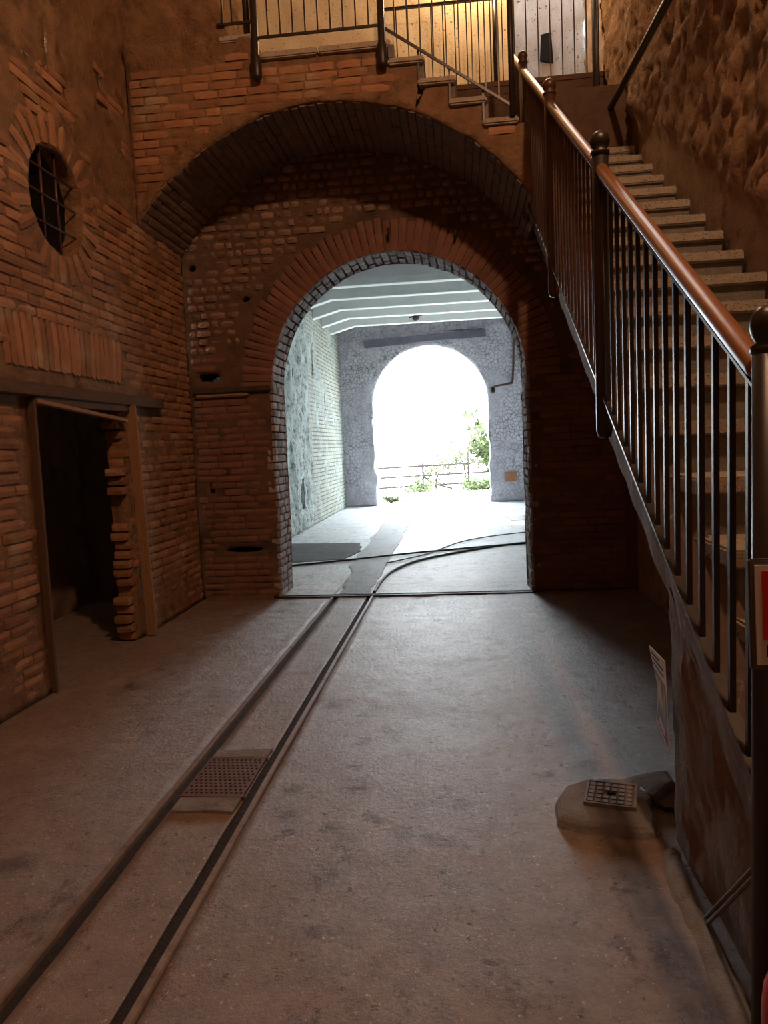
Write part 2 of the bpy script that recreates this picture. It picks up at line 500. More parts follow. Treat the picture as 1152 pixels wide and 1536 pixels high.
def lay(items, parent, m_, limit=300, name='brick', units=UB, stuff='brick_infill'):
    """items: (front centre, U, N, V, w, h, d). The ones that show largest become parts, the rest one joined part."""
    if not items: return
    meshes = []
    for k, (vs, fs) in enumerate(units):
        me = bpy.data.meshes.new(name); me.from_pydata([tuple(v) for v in vs], [], fs); me.materials.append(MT[m_])
        meshes.append(me)
    sc = []
    for it in items:
        x, y, z = to_px(it[0])
        ok = -30 < x < 1182 and -30 < y < 1566 and z > 0
        view = (Vector((0, 0, H_EYE)) - Vector(it[0])).normalized().dot(Vector(it[2]))
        sc.append(it[4] * it[5] * max(view, 0.02) / max(z, .1) ** 2 if ok else 0)
    order = sorted(range(len(items)), key=lambda i: -sc[i])
    V_, F_ = [], []
    for rank, i in enumerate(order):
        p, U, N, Vv, w, h, d = items[i]
        k = random.randrange(len(units))
        U, N, Vv = Vector(U), Vector(N), Vector(Vv)
        mm = Matrix((U * w, -N * d, Vv * h)).transposed().to_4x4()
        mm.translation = Vector(p)
        if rank < limit and sc[i] > 0:
            o = bpy.data.objects.new(name, meshes[k])
            COL.objects.link(o)
            o.parent = parent
            o.matrix_basis = mm
        elif sc[i] > 0 or True:
            A = np.array(mm)
            vs = units[k][0] @ A[:3, :3].T + A[:3, 3]
            n = len(V_)
            V_ += [tuple(v) for v in vs]
            F_ += [tuple(q + n for q in f) for f in units[k][1]]
    if V_:
        me = bpy.data.meshes.new(stuff); me.from_pydata(V_, [], F_)
        tag(link(stuff, me, m_, parent), kind='stuff')

def courses(O, U, N, V, u0, u1, v0, v1, L, Hc, ok, joint=.010, d=.1, jit=.005, vary=.08, dep=.0):
    out = []
    O, U, N, V = map(Vector, (O, U, N, V))
    nrow = int((v1 - v0) / Hc)
    for j in range(nrow):
        v = v0 + (j + .5) * Hc
        u = u0 + (L * .5 if j % 2 else 0) * random.uniform(.8, 1.2) - L * .5
        while u < u1:
            w = L * random.uniform(1 - vary * 2, 1 + vary)
            if random.random() < .18: w = L * .52
            a, b = max(u, u0), min(u + w, u1)
            c = (a + b) / 2
            if b - a > .04 and ok(c, v, (b - a) / 2, Hc / 2):
                tilt = random.uniform(-.012, .012)
                U2 = (U + V * tilt).normalized(); V2 = N.cross(U2); V2 = V2 if V2.dot(V) > 0 else -V2
                p = O + U * c + V * (v + random.uniform(-.003, .003)) + N * (dep + random.uniform(-jit, jit))
                out.append((p, U2, N, V2, b - a - joint, Hc - joint * random.uniform(.8, 1.3), d))
            u += w
    return out

# ------------------------------------------------------------------ main planes (metres)
XL, XR = -2.70, 1.60          # side walls of the hall
D1, D2 = 6.25, 7.30           # big arch face, round arch face
ZTOP = 8.2
ACX, ACZ, AR = -1.03, 2.317, 2.03          # big segmental arch
RCX, RCZ, RR = -0.60, 2.13, 1.255          # round arch
TH2 = 0.5                                   # thickness of the round arch wall
Z0 = Vector((0, 0, 1)); X0 = Vector((1, 0, 0)); Y0 = Vector((0, 1, 0))

# ------------------------------------------------------------------ hall floor with two rail grooves
GRV = [(-1.362, -1.286), (-0.990, -0.918)]
def in_groove(x):
    return any(a <= x <= b for a, b in GRV)
def floor_z(x, y):
    z = .010 * fr(x * .9, y * .9, 3.1, 3) + .004 * fr(x * 5, y * 5, 1.7, 3)
    return z - .008
def floor_mesh():
    xs = list(np.arange(XL - .02, XR + .2, .045))
    for a, b in GRV:
        xs = [x for x in xs if not (a - .02 < x < b + .02)] + [a - .001, a + .001, b - .001, b + .001]
    xs += [-1.2, -1.1]
    xs = sorted(xs)
    ys = list(np.arange(-3, 1.2, .3)) + list(np.arange(1.2, D2 + .07, .035))
    vs, fs, mi = [], [], []
    for y in ys:
        for x in xs:
            g = any(a < x < b for a, b in GRV)
            w = .006 * noise.noise(Vector((x * 3, y * 6, 0))) if not g else 0
            vs.append((x, y, -.024 if g else floor_z(x, y)))
    n = len(xs)
    for j in range(len(ys) - 1):
        for i in range(n - 1):
            fs.append((j*n+i, j*n+i+1, (j+1)*n+i+1, (j+1)*n+i))
            c = (xs[i] + xs[i+1]) / 2
            mi.append(2 if in_groove(c) else (1 if GRV[0][1] < c < GRV[1][0] else 0))
    me = bpy.data.meshes.new('floor'); me.from_pydata(vs, [], fs)
    for k in ('floor', 'strip', 'gravel'): me.materials.append(MT[k])
    me.polygons.foreach_set('material_index', mi)
    me.polygons.foreach_set('use_smooth', [True] * len(fs))
    o = bpy.data.objects.new('floor', me); COL.objects.link(o)
    return tag(o, 'worn brown concrete floor of the hall with two sunk rails', kind='structure')
floor = floor_mesh()

for nm, x0, x1, y1, lab in (('track_rail', -1.358, -1.333, 8.6, 'left narrow-gauge iron rail sunk in the concrete floor'),
                            ('track_rail', -0.950, -0.920, 7.40, 'right narrow-gauge iron rail with dirt groove beside the grate')):
    b = MB()
    ys = list(np.arange(-2.8, y1, .25)) + [y1]
    cs = [(x0 - .002, -.044), (x1 + .002, -.044), (x1, -.006), (x1 - .004, .002), (x0 + .004, .002), (x0, -.006)]
    vs, fs = [], []
    for y in ys:
        wv = .005 * noise.noise(Vector((x0 * 7, y * .9, 4)))
        vs += [(x + wv, y, z) for x, z in cs]
    k = len(cs)
    for i in range(len(ys) - 1):
        fs += [(i*k+a, i*k+(a+1)%k, (i+1)*k+(a+1)%k, (i+1)*k+a) for a in range(k)]
    fs += [tuple(range(k)), tuple((len(ys)-1)*k + a for a in range(k))]
    b.add(vs, fs)
    tag(b.build(nm, 'iron'), lab, 'rail')

# threshold channel across the round arch
b = MB(); b.box((-1.98, D2 - .03, -.03), (.70, D2 + .01, .006)); b.box((-1.98, D2 + .05, -.03), (.70, D2 + .075, .006))
b.box((-1.98, D2 + .01, -.03), (.70, D2 + .05, -.012))
tag(b.build('threshold_channel', 'black'), 'dark steel channel across the floor under the round arch', 'channel')

b = MB(); b.box((-6, -4, -.5), (3.4, 19.2, -.065)); tag(b.build('floor_light_block', 'gravel'), 'unseen earth block added under the floors', kind='structure')  # unseen block added to keep sky light from leaking in below the walls
# ------------------------------------------------------------------ left wall with doorway and round window
OY, OZ, ORY, ORZ = 4.985, 3.285, .34, .36
HOLES_L = [(5.02, 4.36, .05, .16), (5.25, 4.14, .04, .09), (5.80, 4.45, .035, .07), (4.35, 4.30, .05, .03)]
def door_right(z):
    j = int(z / .075)
    r = random.Random(j * 13 + 5).uniform(-.07, .05)
    if 1.0 < z < 1.2: r += .10
    return 5.67 + r
def sdf_left(u, v):
    y, z = u - 3.0, v
    d = max(4.42 - y, y - 5.70 - .02 * noise.noise(Vector((0, z * 5, 1))), z - 1.90)
    o = (math.hypot((y - OY) / ORY, (z - OZ) / ORZ) - 1) * .3 + .02 * noise.noise(Vector((y * 9, z * 9, 0)))
    s = min(d, o)
    for hy, hz, ry, rz in HOLES_L:
        s = min(s, (math.hypot((y - hy) / ry, (z - hz) / rz) - 1) * .04 + .015 * noise.noise(Vector((y * 20, z * 20, 3))))
    return s
def disp_left(u, v):
    y, z = u - 3.0, v
    k = min(max((z - 3.3) / 1.2, 0), 1)
    return -.011 + .010 * fr(y * 2.2, z * 2.2, 0, 4) + k * (.014 + .05 * fr(y * 1.7, z * 1.7, 5, 5) + .028 * fr(y * 7, z * 7, 2, 4)) \
        + (.03 * max(0, .5 - z) * (1 + noise.noise(Vector((y * 4, z * 4, 8)))))
wall_left = grid_wall('wall_left', (XL, -3, 0), (0, 1, 0), (0, 0, 1), (1, 0, 0), 3 + D2, ZTOP, .05, sdf_left, disp_left, .14, 'mortar', dseg=2, rough_edge=.015)
tag(wall_left, 'orange brick wall with doorway and round barred window', kind='structure')
DVC, DVR = 5.05, 2.6   # door relieving arch: soldiers
def ok_left(y, z, hw, hh):
    if z < 2.08 and 4.42 - hw - .0 < y < door_right(z) + hw: return False
    if 1.86 < z < 2.10 and 4.0 < y < 6.5: return False
    if 2.08 < z < 2.46 and 4.20 < y < 5.80: return False
    if math.hypot((y - OY) / (ORY + .20), (z - OZ) / (ORZ + .20)) < 1: return False
    if any(math.hypot((y - a) / (c + .05), (z - b_) / (d + .03)) < 1 for a, b_, c, d in HOLES_L): return False
    if z > 3.5 and noise.noise(Vector((y * 1.3, z * 1.3, 4))) < (z - 3.9) * .6: return False
    return True
its = courses((XL, 0, 0), Y0, X0, Z0, .5, D2 - .02, .02, 4.7, .255, .071, ok_left, jit=.006)
# soldier course over the lintel
for k in range(22):
    y = 4.24 + k * .071
    tl = (y - 5.02) * .16
    V2 = Vector((0, tl, 1)).normalized(); U2 = V2.cross(X0)
    if U2.y < 0: U2 = -U2
    its.append((Vector((XL + random.uniform(0, .01), y, 2.27)) , U2, X0, V2, .060, .35, .1))
# ring of bricks around the round window
n = 24
for k in range(n):
    a = 2 * math.pi * k / n
    rad = Vector((0, math.cos(a), math.sin(a)))
    ln = random.uniform(.19, .25)
    ry = Vector((0, math.cos(a) * ORY, math.sin(a) * ORZ)) + rad * (ln / 2 + .005)
    tan = Vector((0, -math.sin(a), math.cos(a)))
    its.append((Vector((XL + random.uniform(0, .008), OY, OZ)) + ry, rad, X0, tan, ln, .068 + .01 * abs(math.sin(a)), .14))
# ragged brick jamb at the far side of the doorway
for j in range(25):
    z = .04 + j * .075
    y = door_right(z) + .0
    if 1.0 < z < 1.2: continue
    for i, x in enumerate((XL - .070,)):
        its.append((Vector((x + random.uniform(-.01, .01), y - .012, z)), X0, -Y0, Z0, .13, .062, .1))
lay(its, wall_left, 'brick', 300)

# dark chamber behind the doorway and the window
b = MB()
x0, x1, y0, y1, z1 = -5.2, -2.83, 3.2, 7.3, 4.4
vs = [(x0,y0,-.2),(x1,y0,-.2),(x1,y1,-.2),(x0,y1,-.2),(x0,y0,z1),(x1,y0,z1),(x1,y1,z1),(x0,y1,z1)]
b.add(vs, [(4,5,6,7),(0,1,5,4),(2,3,7,6),(3,0,4,7)])
ch = b.build('wall_chamber', 'mortar_dark'); tag(ch, 'dark rough walls of the chamber behind the doorway', kind='structure')
def chd(u, v): return .06 * fr(u * 3, v * 3, 9, 5)
tag(grid_wall('wall_chamber_side', (-3.9, 3.3, 0), (0, 1, 0), (0, 0, 1), (1, 0, 0), 3.9, 2.6, .06, None, chd, 0, 'stone'), 'rough stones seen inside the dark doorway', kind='structure')
b = MB(); b.box((x0, y0, -.06), (x1 + .15, y1, -.004))
tag(b.build('floor_chamber', 'floor'), 'dusty floor inside the doorway', kind='structure')

# timber around the doorway
t = empty('door_frame', (XL, 5.0, 0)); tag(t, 'old timber lintel and posts around the dark doorway', 'door frame')
o3 = (XL, 5.0, 0)
MB(o3).bar((XL + .015, 3.6, 1.955), (XL + .015, 6.44, 1.968), .09, .085).build('lintel', 'wooddark', t, bevel=.006)
MB(o3).bar((XL + .01, 4.43, 1.885), (XL + .01, 5.76, 1.90), .07, .055).build('head_board', 'wooddark', t, bevel=.004)
MB(o3).bar((XL + .03, 4.44, 1.885), (XL + .03, 5.70, 1.80), .05, .028).build('sagging_batten', 'wood', t, bevel=.003)
MB(o3).bar((XL + .012, 4.415, 0), (XL + .012, 4.43, 1.9), .03, .05, (1, 0, 0)).build('post', 'wooddark', t, bevel=.003)
MB(o3).bar((XL + .06, 5.845, .0), (XL + .045, 5.775, 1.93), .03, .085, (1, 0, 0)).build('leaning_plank', 'wood', t, bevel=.004)

# bars of the round window
t = empty('window_grille', (XL - .06, OY, OZ)); tag(t, 'iron grille of thin bars in the round wall window', 'window grille')
o3 = (XL - .06, OY, OZ)
for k in (-.10, .09):
    MB(o3).tube([(XL - .06, OY + k, OZ - .36), (XL - .06, OY + k, OZ + .36)], .010, 8).build('upright_bar', 'steelrust', t, True)
for k in (-.17, .02, .19):
    MB(o3).tube([(XL - .05, OY - .32, OZ + k), (XL - .05, OY + .32, OZ + k)], .007, 8).build('cross_bar', 'steelrust', t, True)

# ------------------------------------------------------------------ big arch wall carrying the balcony
LAND = 4.095
BALC = 4.775
STEPX = [(.29, .56, LAND), (.025, .31, LAND + .178), (-.22, .07, LAND + .355), (-.455, -.18, LAND + .533)]
def top_profile(x):
    if x < -1.86 + .05 * noise.noise(Vector((x * 3, 0, 2))): return 99
    if x < -1.58: return 4.90
    if x < -.44: return BALC - .04
    for a, b_, z in STEPX[::-1]:
        if x < b_ - .02: return z - .045
    return LAND - .045
TOWER = -1.86
def sdf_front(u, v):
    x, z = u + XL, v + 2.3
    inner = math.hypot(x - ACX, z - ACZ) - AR - .014 + .015 * noise.noise(Vector((x * 6, z * 6, 0)))
    s = inner
    if x > .62: s = min(s, .72 - x + .0)
    ed = TOWER + .10 * noise.noise(Vector((0, z * 2.3, 2))) + .03 * noise.noise(Vector((0, z * 9, 4)))
    if z > 4.4:
        s = min(s, max(top_profile(x) - z, ed - x) if x > TOWER - .3 else 1)
    elif x > -.5:
        s = min(s, top_profile(x) - z)
    return s
def disp_front(u, v):
    x, z = u + XL, v + 2.3
    k = min(max((z - 4.75) / .15, 0), 1)
    return -.010 + .010 * fr(x * 2.5, z * 2.5, 2, 4) + k * (.05 + .06 * fr(x * 2, z * 2, 7, 4) + .025 * fr(x * 8, z * 8, 3, 3))
wall_arch = grid_wall('wall_arch_front', (XL, D1, 2.3), (1, 0, 0), (0, 0, 1), (0, -1, 0), 3.45, ZTOP - 2.3, .04, sdf_front, disp_front, D2 - D1, 'mortar', dseg=12, rough_edge=.010)
tag(wall_arch, 'brick wall over the wide segmental arch below the balcony', kind='structure')
def ok_front(x, z, hw, hh):
    for dx in (-hw, hw):
        for dz in (-hh, hh):
            if sdf_front(x + dx * .95 - XL, z + dz * .9 - 2.3) < .01: return False
    if z > 4.72 and x < TOWER: return noise.noise(Vector((x * 2, z * 2, 1))) > .25
    if -.5 < x and noise.noise(Vector((x * 1.5, z * 1.5, 6))) > -.25: return False   # rendered patch under the side steps
    return True
lay(courses((0, D1, 0), X0, -Y0, Z0, XL + .02, .70, 3.2, 5.6, .25, .070, ok_front, jit=.005), wall_arch, 'brick', 300)
# underside of the big arch: courses of dark bricks
its = []
a0, a1 = math.acos((.70 - ACX) / AR), math.acos((XL - ACX) / AR) if abs((XL - ACX) / AR) < 1 else math.pi
nC = int((a1 - a0) * AR / .075)
for k in range(nC):
    a = a0 + (k + .5) * (a1 - a0) / nC
    nrm = Vector((-math.cos(a), 0, -math.sin(a)))
    tan = Vector((math.sin(a), 0, -math.cos(a)))
    y = D1 + .03 - (.13 if k % 2 else 0)
    while y < D2 - .02:
        ya, yb = max(y, D1 + .02), min(y + .26, D2)
        if yb - ya > .05:
            p = Vector((ACX + AR * math.cos(a), (ya + yb) / 2, ACZ + AR * math.sin(a))) + nrm * random.uniform(-.001, .006)
            its.append((p, Y0, nrm, tan, yb - ya - .010, .066, .08))
        y += .26 * random.uniform(.9, 1.05)
MT['vaultbrick'] = mat('dark_vault_brick', (.29, .185, .14), (.21, .14, .11), 4, rnd=.10, bs=50, bstr=.6, c3=(.18, .14, .112), s3=1.6, lo3=.45, hi3=.62)
vault = empty('vault_soffit', (0, 0, 0)); vault['kind'] = 'structure'; vault['label'] = 'dark brick underside of the wide segmental arch'
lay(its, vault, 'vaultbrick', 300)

# ------------------------------------------------------------------ round arch wall
HOLES_R = [(-2.62, 3.36, .05, .035), (-2.08, 3.03, .05, .03), (.175, 3.24, .06, .05), (-2.50, 2.28, .13, .05), (-2.55, 1.15, .04, .06), (-2.25, .50, .20, .03)]
def sdf_arch_only(x, z):
    w = .012 * noise.noise(Vector((x * 3, z * 3, 1)))
    if z > RCZ: return math.hypot(x - RCX, z - RCZ) - RR + w
    return abs(x - RCX) - RR - (.02 if z < 1.2 and x < RCX else 0) * (1.2 - z) + w
def sdf_round(u, v):
    x, z = u + XL - .1, v
    s = sdf_arch_only(x, z) - .035
    for hx, hz, rx, rz in HOLES_R:
        s = min(s, (math.hypot((x - hx) / rx, (z - hz) / rz) - 1) * .04 + .02 * noise.noise(Vector((x * 14, z * 14, 3))))
    return s
def disp_round(u, v):
    x, z = u + XL - .1, v
    return -.010 - (.010 if z > 2.45 else 0) + .010 * fr(x * 2.5, z * 2.5, 12, 5)
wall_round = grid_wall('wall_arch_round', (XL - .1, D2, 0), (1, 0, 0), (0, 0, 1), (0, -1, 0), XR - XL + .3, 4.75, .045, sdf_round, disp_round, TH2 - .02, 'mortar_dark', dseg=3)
tag(wall_round, 'dark brick wall pierced by the round arch', kind='structure')
back_r = grid_wall('wall_arch_reverse', (3.1, D2 + TH2, 0), (-1, 0, 0), (0, 0, 1), (0, 1, 0), 6.2, 4.75, .08,
                   lambda u, v: sdf_arch_only(3.1 - u, v), lambda u, v: 0, 0, 'farwall')
tag(back_r, 'far side of the wall with the round arch', kind='structure')
def ring_r(x, z): return math.hypot(x - RCX, z - RCZ)
def ok_pier(x, z, hw, hh):
    if sdf_arch_only(x - hw, z) < .012 or sdf_arch_only(x + hw, z) < .012: return False
    if 2.07 < z < 2.22 and x < RCX: return False
    if z > RCZ and min(ring_r(x - hw, z - hh), ring_r(x + hw, z - hh), ring_r(x + hw, z + hh), ring_r(x - hw, z + hh)) < RR + .345: return False
    return not any(math.hypot((x - a) / (c + .07), (z - b_) / (d + .03)) < 1 for a, b_, c, d in HOLES_R)
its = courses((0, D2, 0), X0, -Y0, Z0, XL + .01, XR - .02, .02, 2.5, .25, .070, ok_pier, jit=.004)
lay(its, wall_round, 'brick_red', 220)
its = courses((0, D2, 0), X0, -Y0, Z0, XL + .01, .95, 2.5, 4.4, .15, .085, ok_pier, jit=.012, vary=.25, joint=.02)
lay(its, wall_round, 'stone', 260, 'stone', US, 'stone_infill')
# voussoirs of the round arch
its = []
n = 58
for k in range(n):
    a = math.pi * (k + .5) / n
    rad = Vector((math.cos(a), 0, math.sin(a))); tan = Vector((-math.sin(a), 0, math.cos(a)))
    ln = .30 + random.uniform(-.02, .03)
    p = Vector((RCX, D2, RCZ)) + rad * (RR + .006 + ln / 2) + Vector((0, -random.uniform(.002, .012), 0))
    its.append((p, rad, -Y0, tan, ln, .072, .12))
lay(its, wall_round, 'brick_red', 300, 'voussoir')
# bricks of the reveal, jamb - arch - jamb; grey daylight put into their colour
its = []
path = []
s = .04
while s < RCZ: path.append(('l', s)); s += .077
nA = int(math.pi * RR / .079)
for k in range(nA): path.append(('a', math.pi * (1 - (k + .5) / nA)))
s = RCZ - .03
while s > .02: path.append(('r', s)); s -= .077
for row, (kd, q) in enumerate(path):
    if kd == 'a':
        nrm = Vector((-math.cos(q), 0, -math.sin(q))); c = Vector((RCX, 0, RCZ)) - nrm * RR; tan = Vector((math.sin(q), 0, -math.cos(q)))
    else:
        sx = -1 if kd == 'l' else 1
        nrm = Vector((-sx, 0, 0)); c = Vector((RCX + sx * RR, 0, q)); tan = Vector((0, 0, -sx))
        for _ in range(3):
            c.x -= (sdf_arch_only(c.x, q)) * sx
    y = D2 + .005 - (.09 if row % 2 else 0)
    while y < D2 + TH2 - .02:
        w = .18 if random.random() < .7 else .11
        ya, yb = max(y, D2 + .004), min(y + w, D2 + TH2)
        if yb - ya > .04:
            pr = random.uniform(-.004, .010) + .012 * noise.noise(Vector((q * 2, 0, row * .11)))
            its.append((c + nrm * pr + Vector((0, (ya + yb) / 2, 0)), Y0, nrm, tan, yb - ya - .014, .064, .09))
        y += w
reveal = empty('arch_reveal', (0, 0, 0)); reveal['kind'] = 'structure'; reveal['label'] = 'brick reveal of the round arch with grey daylight in its colour'
lay(its, reveal, 'brick_daylit', 300)
# broken impost: dark bar stands for its shaded slot, stone strip below
b = MB(); b.box((XL + .03, D2 - .035, 2.105), (RCX - RR - .02, D2 + .05, 2.165))
o = b.build('impost_part', 'impost_shade', wall_round, bevel=.012)
b = MB(); b.box((XL + .05, D2 - .03, 2.07), (-2.1, D2 + .02, 2.10)); b.build('impost_part', 'stone', wall_round, bevel=.01)
# iron hooks above the arch
for hx, hz in ((.02, 3.45), (-.62, 3.50)):
    t = MB(); pts = [(hx, D2 + .05, hz), (hx, D2 - .06, hz), (hx + .01, D2 - .10, hz + .03), (hx + .01, D2 - .09, hz + .08)]
    t.tube(pts, .012, 8)
    tag(t.build('wall_hook', 'steel', None, True), 'iron hook %s above the round arch' % ('near the crown' if hx < -.3 else 'to the right of the crown'), 'hook')
# low rubble kerb at the foot of the left pier
def kerb_mesh(pts, w, hgt, seed, name, m_, flip=1):
    b = MB(); vs = []; fs = []
    K = 6
    pts = [Vector(p) for p in pts]
    N_ = 40
    tot = []
    for i in range(N_ + 1):
        t_ = i / N_ * (len(pts) - 1); k = min(int(t_), len(pts) - 2)
        tot.append(pts[k].lerp(pts[k + 1], t_ - k))
    for i, p in enumerate(tot):
        d = (tot[min(i + 1, N_)] - tot[max(i - 1, 0)]).normalized(); sd = Vector((d.y, -d.x, 0))
        for j in range(K):
            u = j / (K - 1)
            hh = hgt * math.sin(math.pi * min(1, u * .85 + .15)) * (1 + .5 * noise.noise(Vector((i * .4, j, seed))))
            ww = (u - .5) * w * (1 + .4 * noise.noise(Vector((i * .33, 5, seed))))
            vs.append(p + sd * ww * flip + Vector((0, 0, hh - .01)))
    for i in range(N_):
        for j in range(K - 1):
            fs.append((i*K+j, i*K+j+1, (i+1)*K+j+1, (i+1)*K+j))
    b.add(vs, fs)
    return b.build(name, m_, None, True)
tag(kerb_mesh([(XL + .05, D2 - .05, 0), (-2.3, D2 - .03, 0), (-1.95, D2 - .02, 0)], .10, .05, 3, 'trim_1', 'mortar_dark'), 'rubble edge along the foot of the left pier', kind='structure')

# ------------------------------------------------------------------ right wall
RISE, RUN, NTOP = .196, .323, 7.05
def nose_z(y): return LAND + (y - NTOP) * RISE / RUN
def disp_right(u, v):
    y, z = 9.6 - u, v - .15
    k = min(max((z - max(nose_z(y), 0) - .16 + .12 * noise.noise(Vector((y * 3, z * 3, 0)))) / .22, 0), 1)
    if y > 8.3: k *= .35
    if y < 1.5: k *= .3
    r = 1 - abs(noise.noise(Vector((y * 4.2, z * 4.2, 3)))) * 2
    q = 1 - abs(noise.noise(Vector((y * 11, z * 11, 8)))) * 2
    return -.04 + k * (.040 + .032 * fr(y * 2.1, z * 2.1, 1, 5) + .03 * r * r + .022 * q * q + .03 * fr(y * 9, z * 9, 6, 3))
wall_right = grid_wall('wall_right', (XR + .05, 9.6, -.15), (0, -1, 0), (0, 0, 1), (-1, 0, 0), 12.6, ZTOP + .75, .04, None, disp_right, 0, 'rough')
tag(wall_right, 'rough brown stone wall beside the staircase', kind='structure')
b = MB(); b.tube([(XR - .10, y, z) for y, z in ((8.2, 4.60), (7.2, 4.54), (6.2, 4.47), (5.47, 4.425), (4.0, 4.33))], .03, 10)
tag(b.build('wall_pipe', 'steel', None, True), 'dark pipe running along the rough right wall', 'pipe')
b = MB(); b.tube([(XR - .05, 8.25, LAND), (XR - .05, 8.25, 7.9)], .035, 10)
tag(b.build('down_pipe', 'steel', None, True), 'dark vertical pipe in the upper right corner', 'pipe')

# ------------------------------------------------------------------ rest of the hall shell
b = MB(); b.box((XL - .5, -3.3, 0), (XR + .4, -3.0, ZTOP)); tag(b.build('wall_back', 'mortar'), 'brick wall behind the viewer', kind='structure')
b = MB()
b.box((XL - .5, -3.3, ZTOP), (XR + .5, 8.7, ZTOP + .3)); b.box((XL - .5, 8.7, ZTOP), (.75, 10.2, ZTOP + .3))
b.box((.70, 8.65, 7.3), (XR + .4, 8.74, ZTOP + .1))
tag(b.build('ceiling', 'ceil'), 'high sooty ceiling of the hall', kind='structure')
portal((1.17, 9.17, 7.35), (0, 0, -1), .85, .85)

# upper level: plaster wall, niche, parapet, balcony and landing floors
def disp_pl(u, v): return .012 * fr(u * 3, v * 3, 3, 4)
tag(grid_wall('wall_upper', (XL - .1, 8.7, 3.8), (1, 0, 0), (0, 0, 1), (0, -1, 0), .75 - XL + .1, ZTOP - 3.8, .06, None, disp_pl, 0, 'cream'), 'pitted cream plaster wall behind the balcony', kind='structure')
b = MB(); b.box((XL - .2, D2 - .02, 3.7), (XL, 8.8, ZTOP + .1)); tag(b.build('wall_upper_left', 'cream'), 'plaster wall at the left end of the balcony', kind='structure')
b = MB(); b.box((.70, 8.7, 3.8), (.75, 9.65, ZTOP)); tag(b.build('wall_niche_side', 'cream'), 'side of the day-lit plaster niche', kind='structure')
nz_w = grid_wall('wall_niche', (.75, 9.6, 3.8), (1, 0, 0), (0, 0, 1), (0, -1, 0), .95, 7.4 - 3.8, .06, None, disp_pl, 0, 'greyplaster')
tag(nz_w, 'pale plaster wall in grey daylight above the landing', kind='structure')
b = MB(); b.prism([(1.13, 6.10), (1.29, 6.06), (1.27, 6.42), (1.15, 6.40)], 'y', 9.56, 9.585)
b.build('hole_patch', 'hole_shade', nz_w)  # thin dark plate paints the shade of a hole in the plaster
def disp_par(u, v): return .03 * fr(u * 3.5, v * 3.5, 21, 4)
par = grid_wall('wall_parapet', (-.75, 8.3, LAND - .1), (1, 0, 0), (0, 0, 1), (0, -1, 0), XR + .85, 5.32 - LAND + .1, .05, None, disp_par, .0, 'mortar_dark')
tag(par, 'dark rubble parapet at the back of the landing', kind='structure')
b = MB(); b.box((-.75, 8.28, 5.27), (.76, 8.72, 5.32)); b.box((.76, 8.28, 5.27), (XR + .1, 9.6, 5.32))
b.build('coping', 'mortar_dark', par)
b = MB(); b.box((XL, D1 + .3, 4.55), (-.47, 8.7, BALC - .05)); b.box((-.47, D2 + .1, 3.9), (.70, 8.35, LAND - .05)); b.box((.70, NTOP + .02, 3.9), (XR + .05, 8.35, LAND))
tag(b.build('floor_upper', 'slab'), 'floor slabs of the balcony and the landing', kind='structure')

# ------------------------------------------------------------------ side steps on top of the arch and balcony edging
t = empty('side_steps', (0, D1, LAND)); tag(t, 'short flight of stone steps climbing left above the arch', 'steps')
o3 = (0, D1, LAND)
for a, b_, z in STEPX:
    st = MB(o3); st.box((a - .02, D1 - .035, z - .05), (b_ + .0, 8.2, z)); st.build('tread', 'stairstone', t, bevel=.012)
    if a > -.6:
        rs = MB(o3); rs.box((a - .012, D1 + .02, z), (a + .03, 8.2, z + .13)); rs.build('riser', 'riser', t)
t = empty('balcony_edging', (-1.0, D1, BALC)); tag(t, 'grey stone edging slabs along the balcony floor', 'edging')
o3 = (-1.0, D1, BALC)
for a, c in ((-1.56, -1.05), (-1.04, -.45)):
    st = MB(o3); st.box((a, D1 - .035, BALC - .055), (c, D1 + .35, BALC)); st.build('slab', 'stairstone', t, bevel=.01)
st = MB(o3); st.box((-1.87, D1 - .035, 4.88), (-1.585, D1 + .35, 4.93)); st.build('slab', 'stairstone', t, bevel=.01)
st = MB(o3); st.box((-.47, D1 - .02, BALC - .14), (-.44, 8.2, BALC - .05)); st.build('riser', 'riser', t)

# ------------------------------------------------------------------ railings
def ball_post(parent, x, y, z0, z1, r, o3, m_='steelrust', foot=True):
    p = MB(o3)
    prof = [(r * .2, -.04), (r * .8, -.03), (r, 0), (r, z1 - z0)] if foot else [(r, 0), (r, z1 - z0)]
    p.lathe((x, y, z0), prof, 14)
    po = p.build('post', m_, parent, True)
    c = MB(o3)
    c.lathe((x, y, z1 - .02), [(r * .7, 0), (r * 1.15, .008), (r * 1.15, .022), (r * .75, .03), (r * 1.05, .045), (r * 1.2, .065), (r * 1.05, .088), (r * .55, .104), (.001, .108)], 14)
    co = c.build('ball_cap', m_, po, True)
    return po
RX = .65
def hr_z(y): return .612 + .604 * y
def br_z(y): return .696 + .575 * (y - 1.66)
t = empty('stair_railing', (RX, 1.67, 0)); tag(t, 'dark steel railing with brown handrail along the main staircase', 'railing')
o3 = (RX, 1.67, 0)
PY = [1.65, 3.41, 5.04, 6.73]
for i, y in enumerate(PY):
    ball_post(t, RX, y, .012 if i == 0 else br_z(y) - .17, hr_z(y) + .065, (.028 if i == 0 else .036), o3, 'steel' if i < 2 else 'steelrust', foot=i > 0)
ends = PY + [7.75]
bal = None
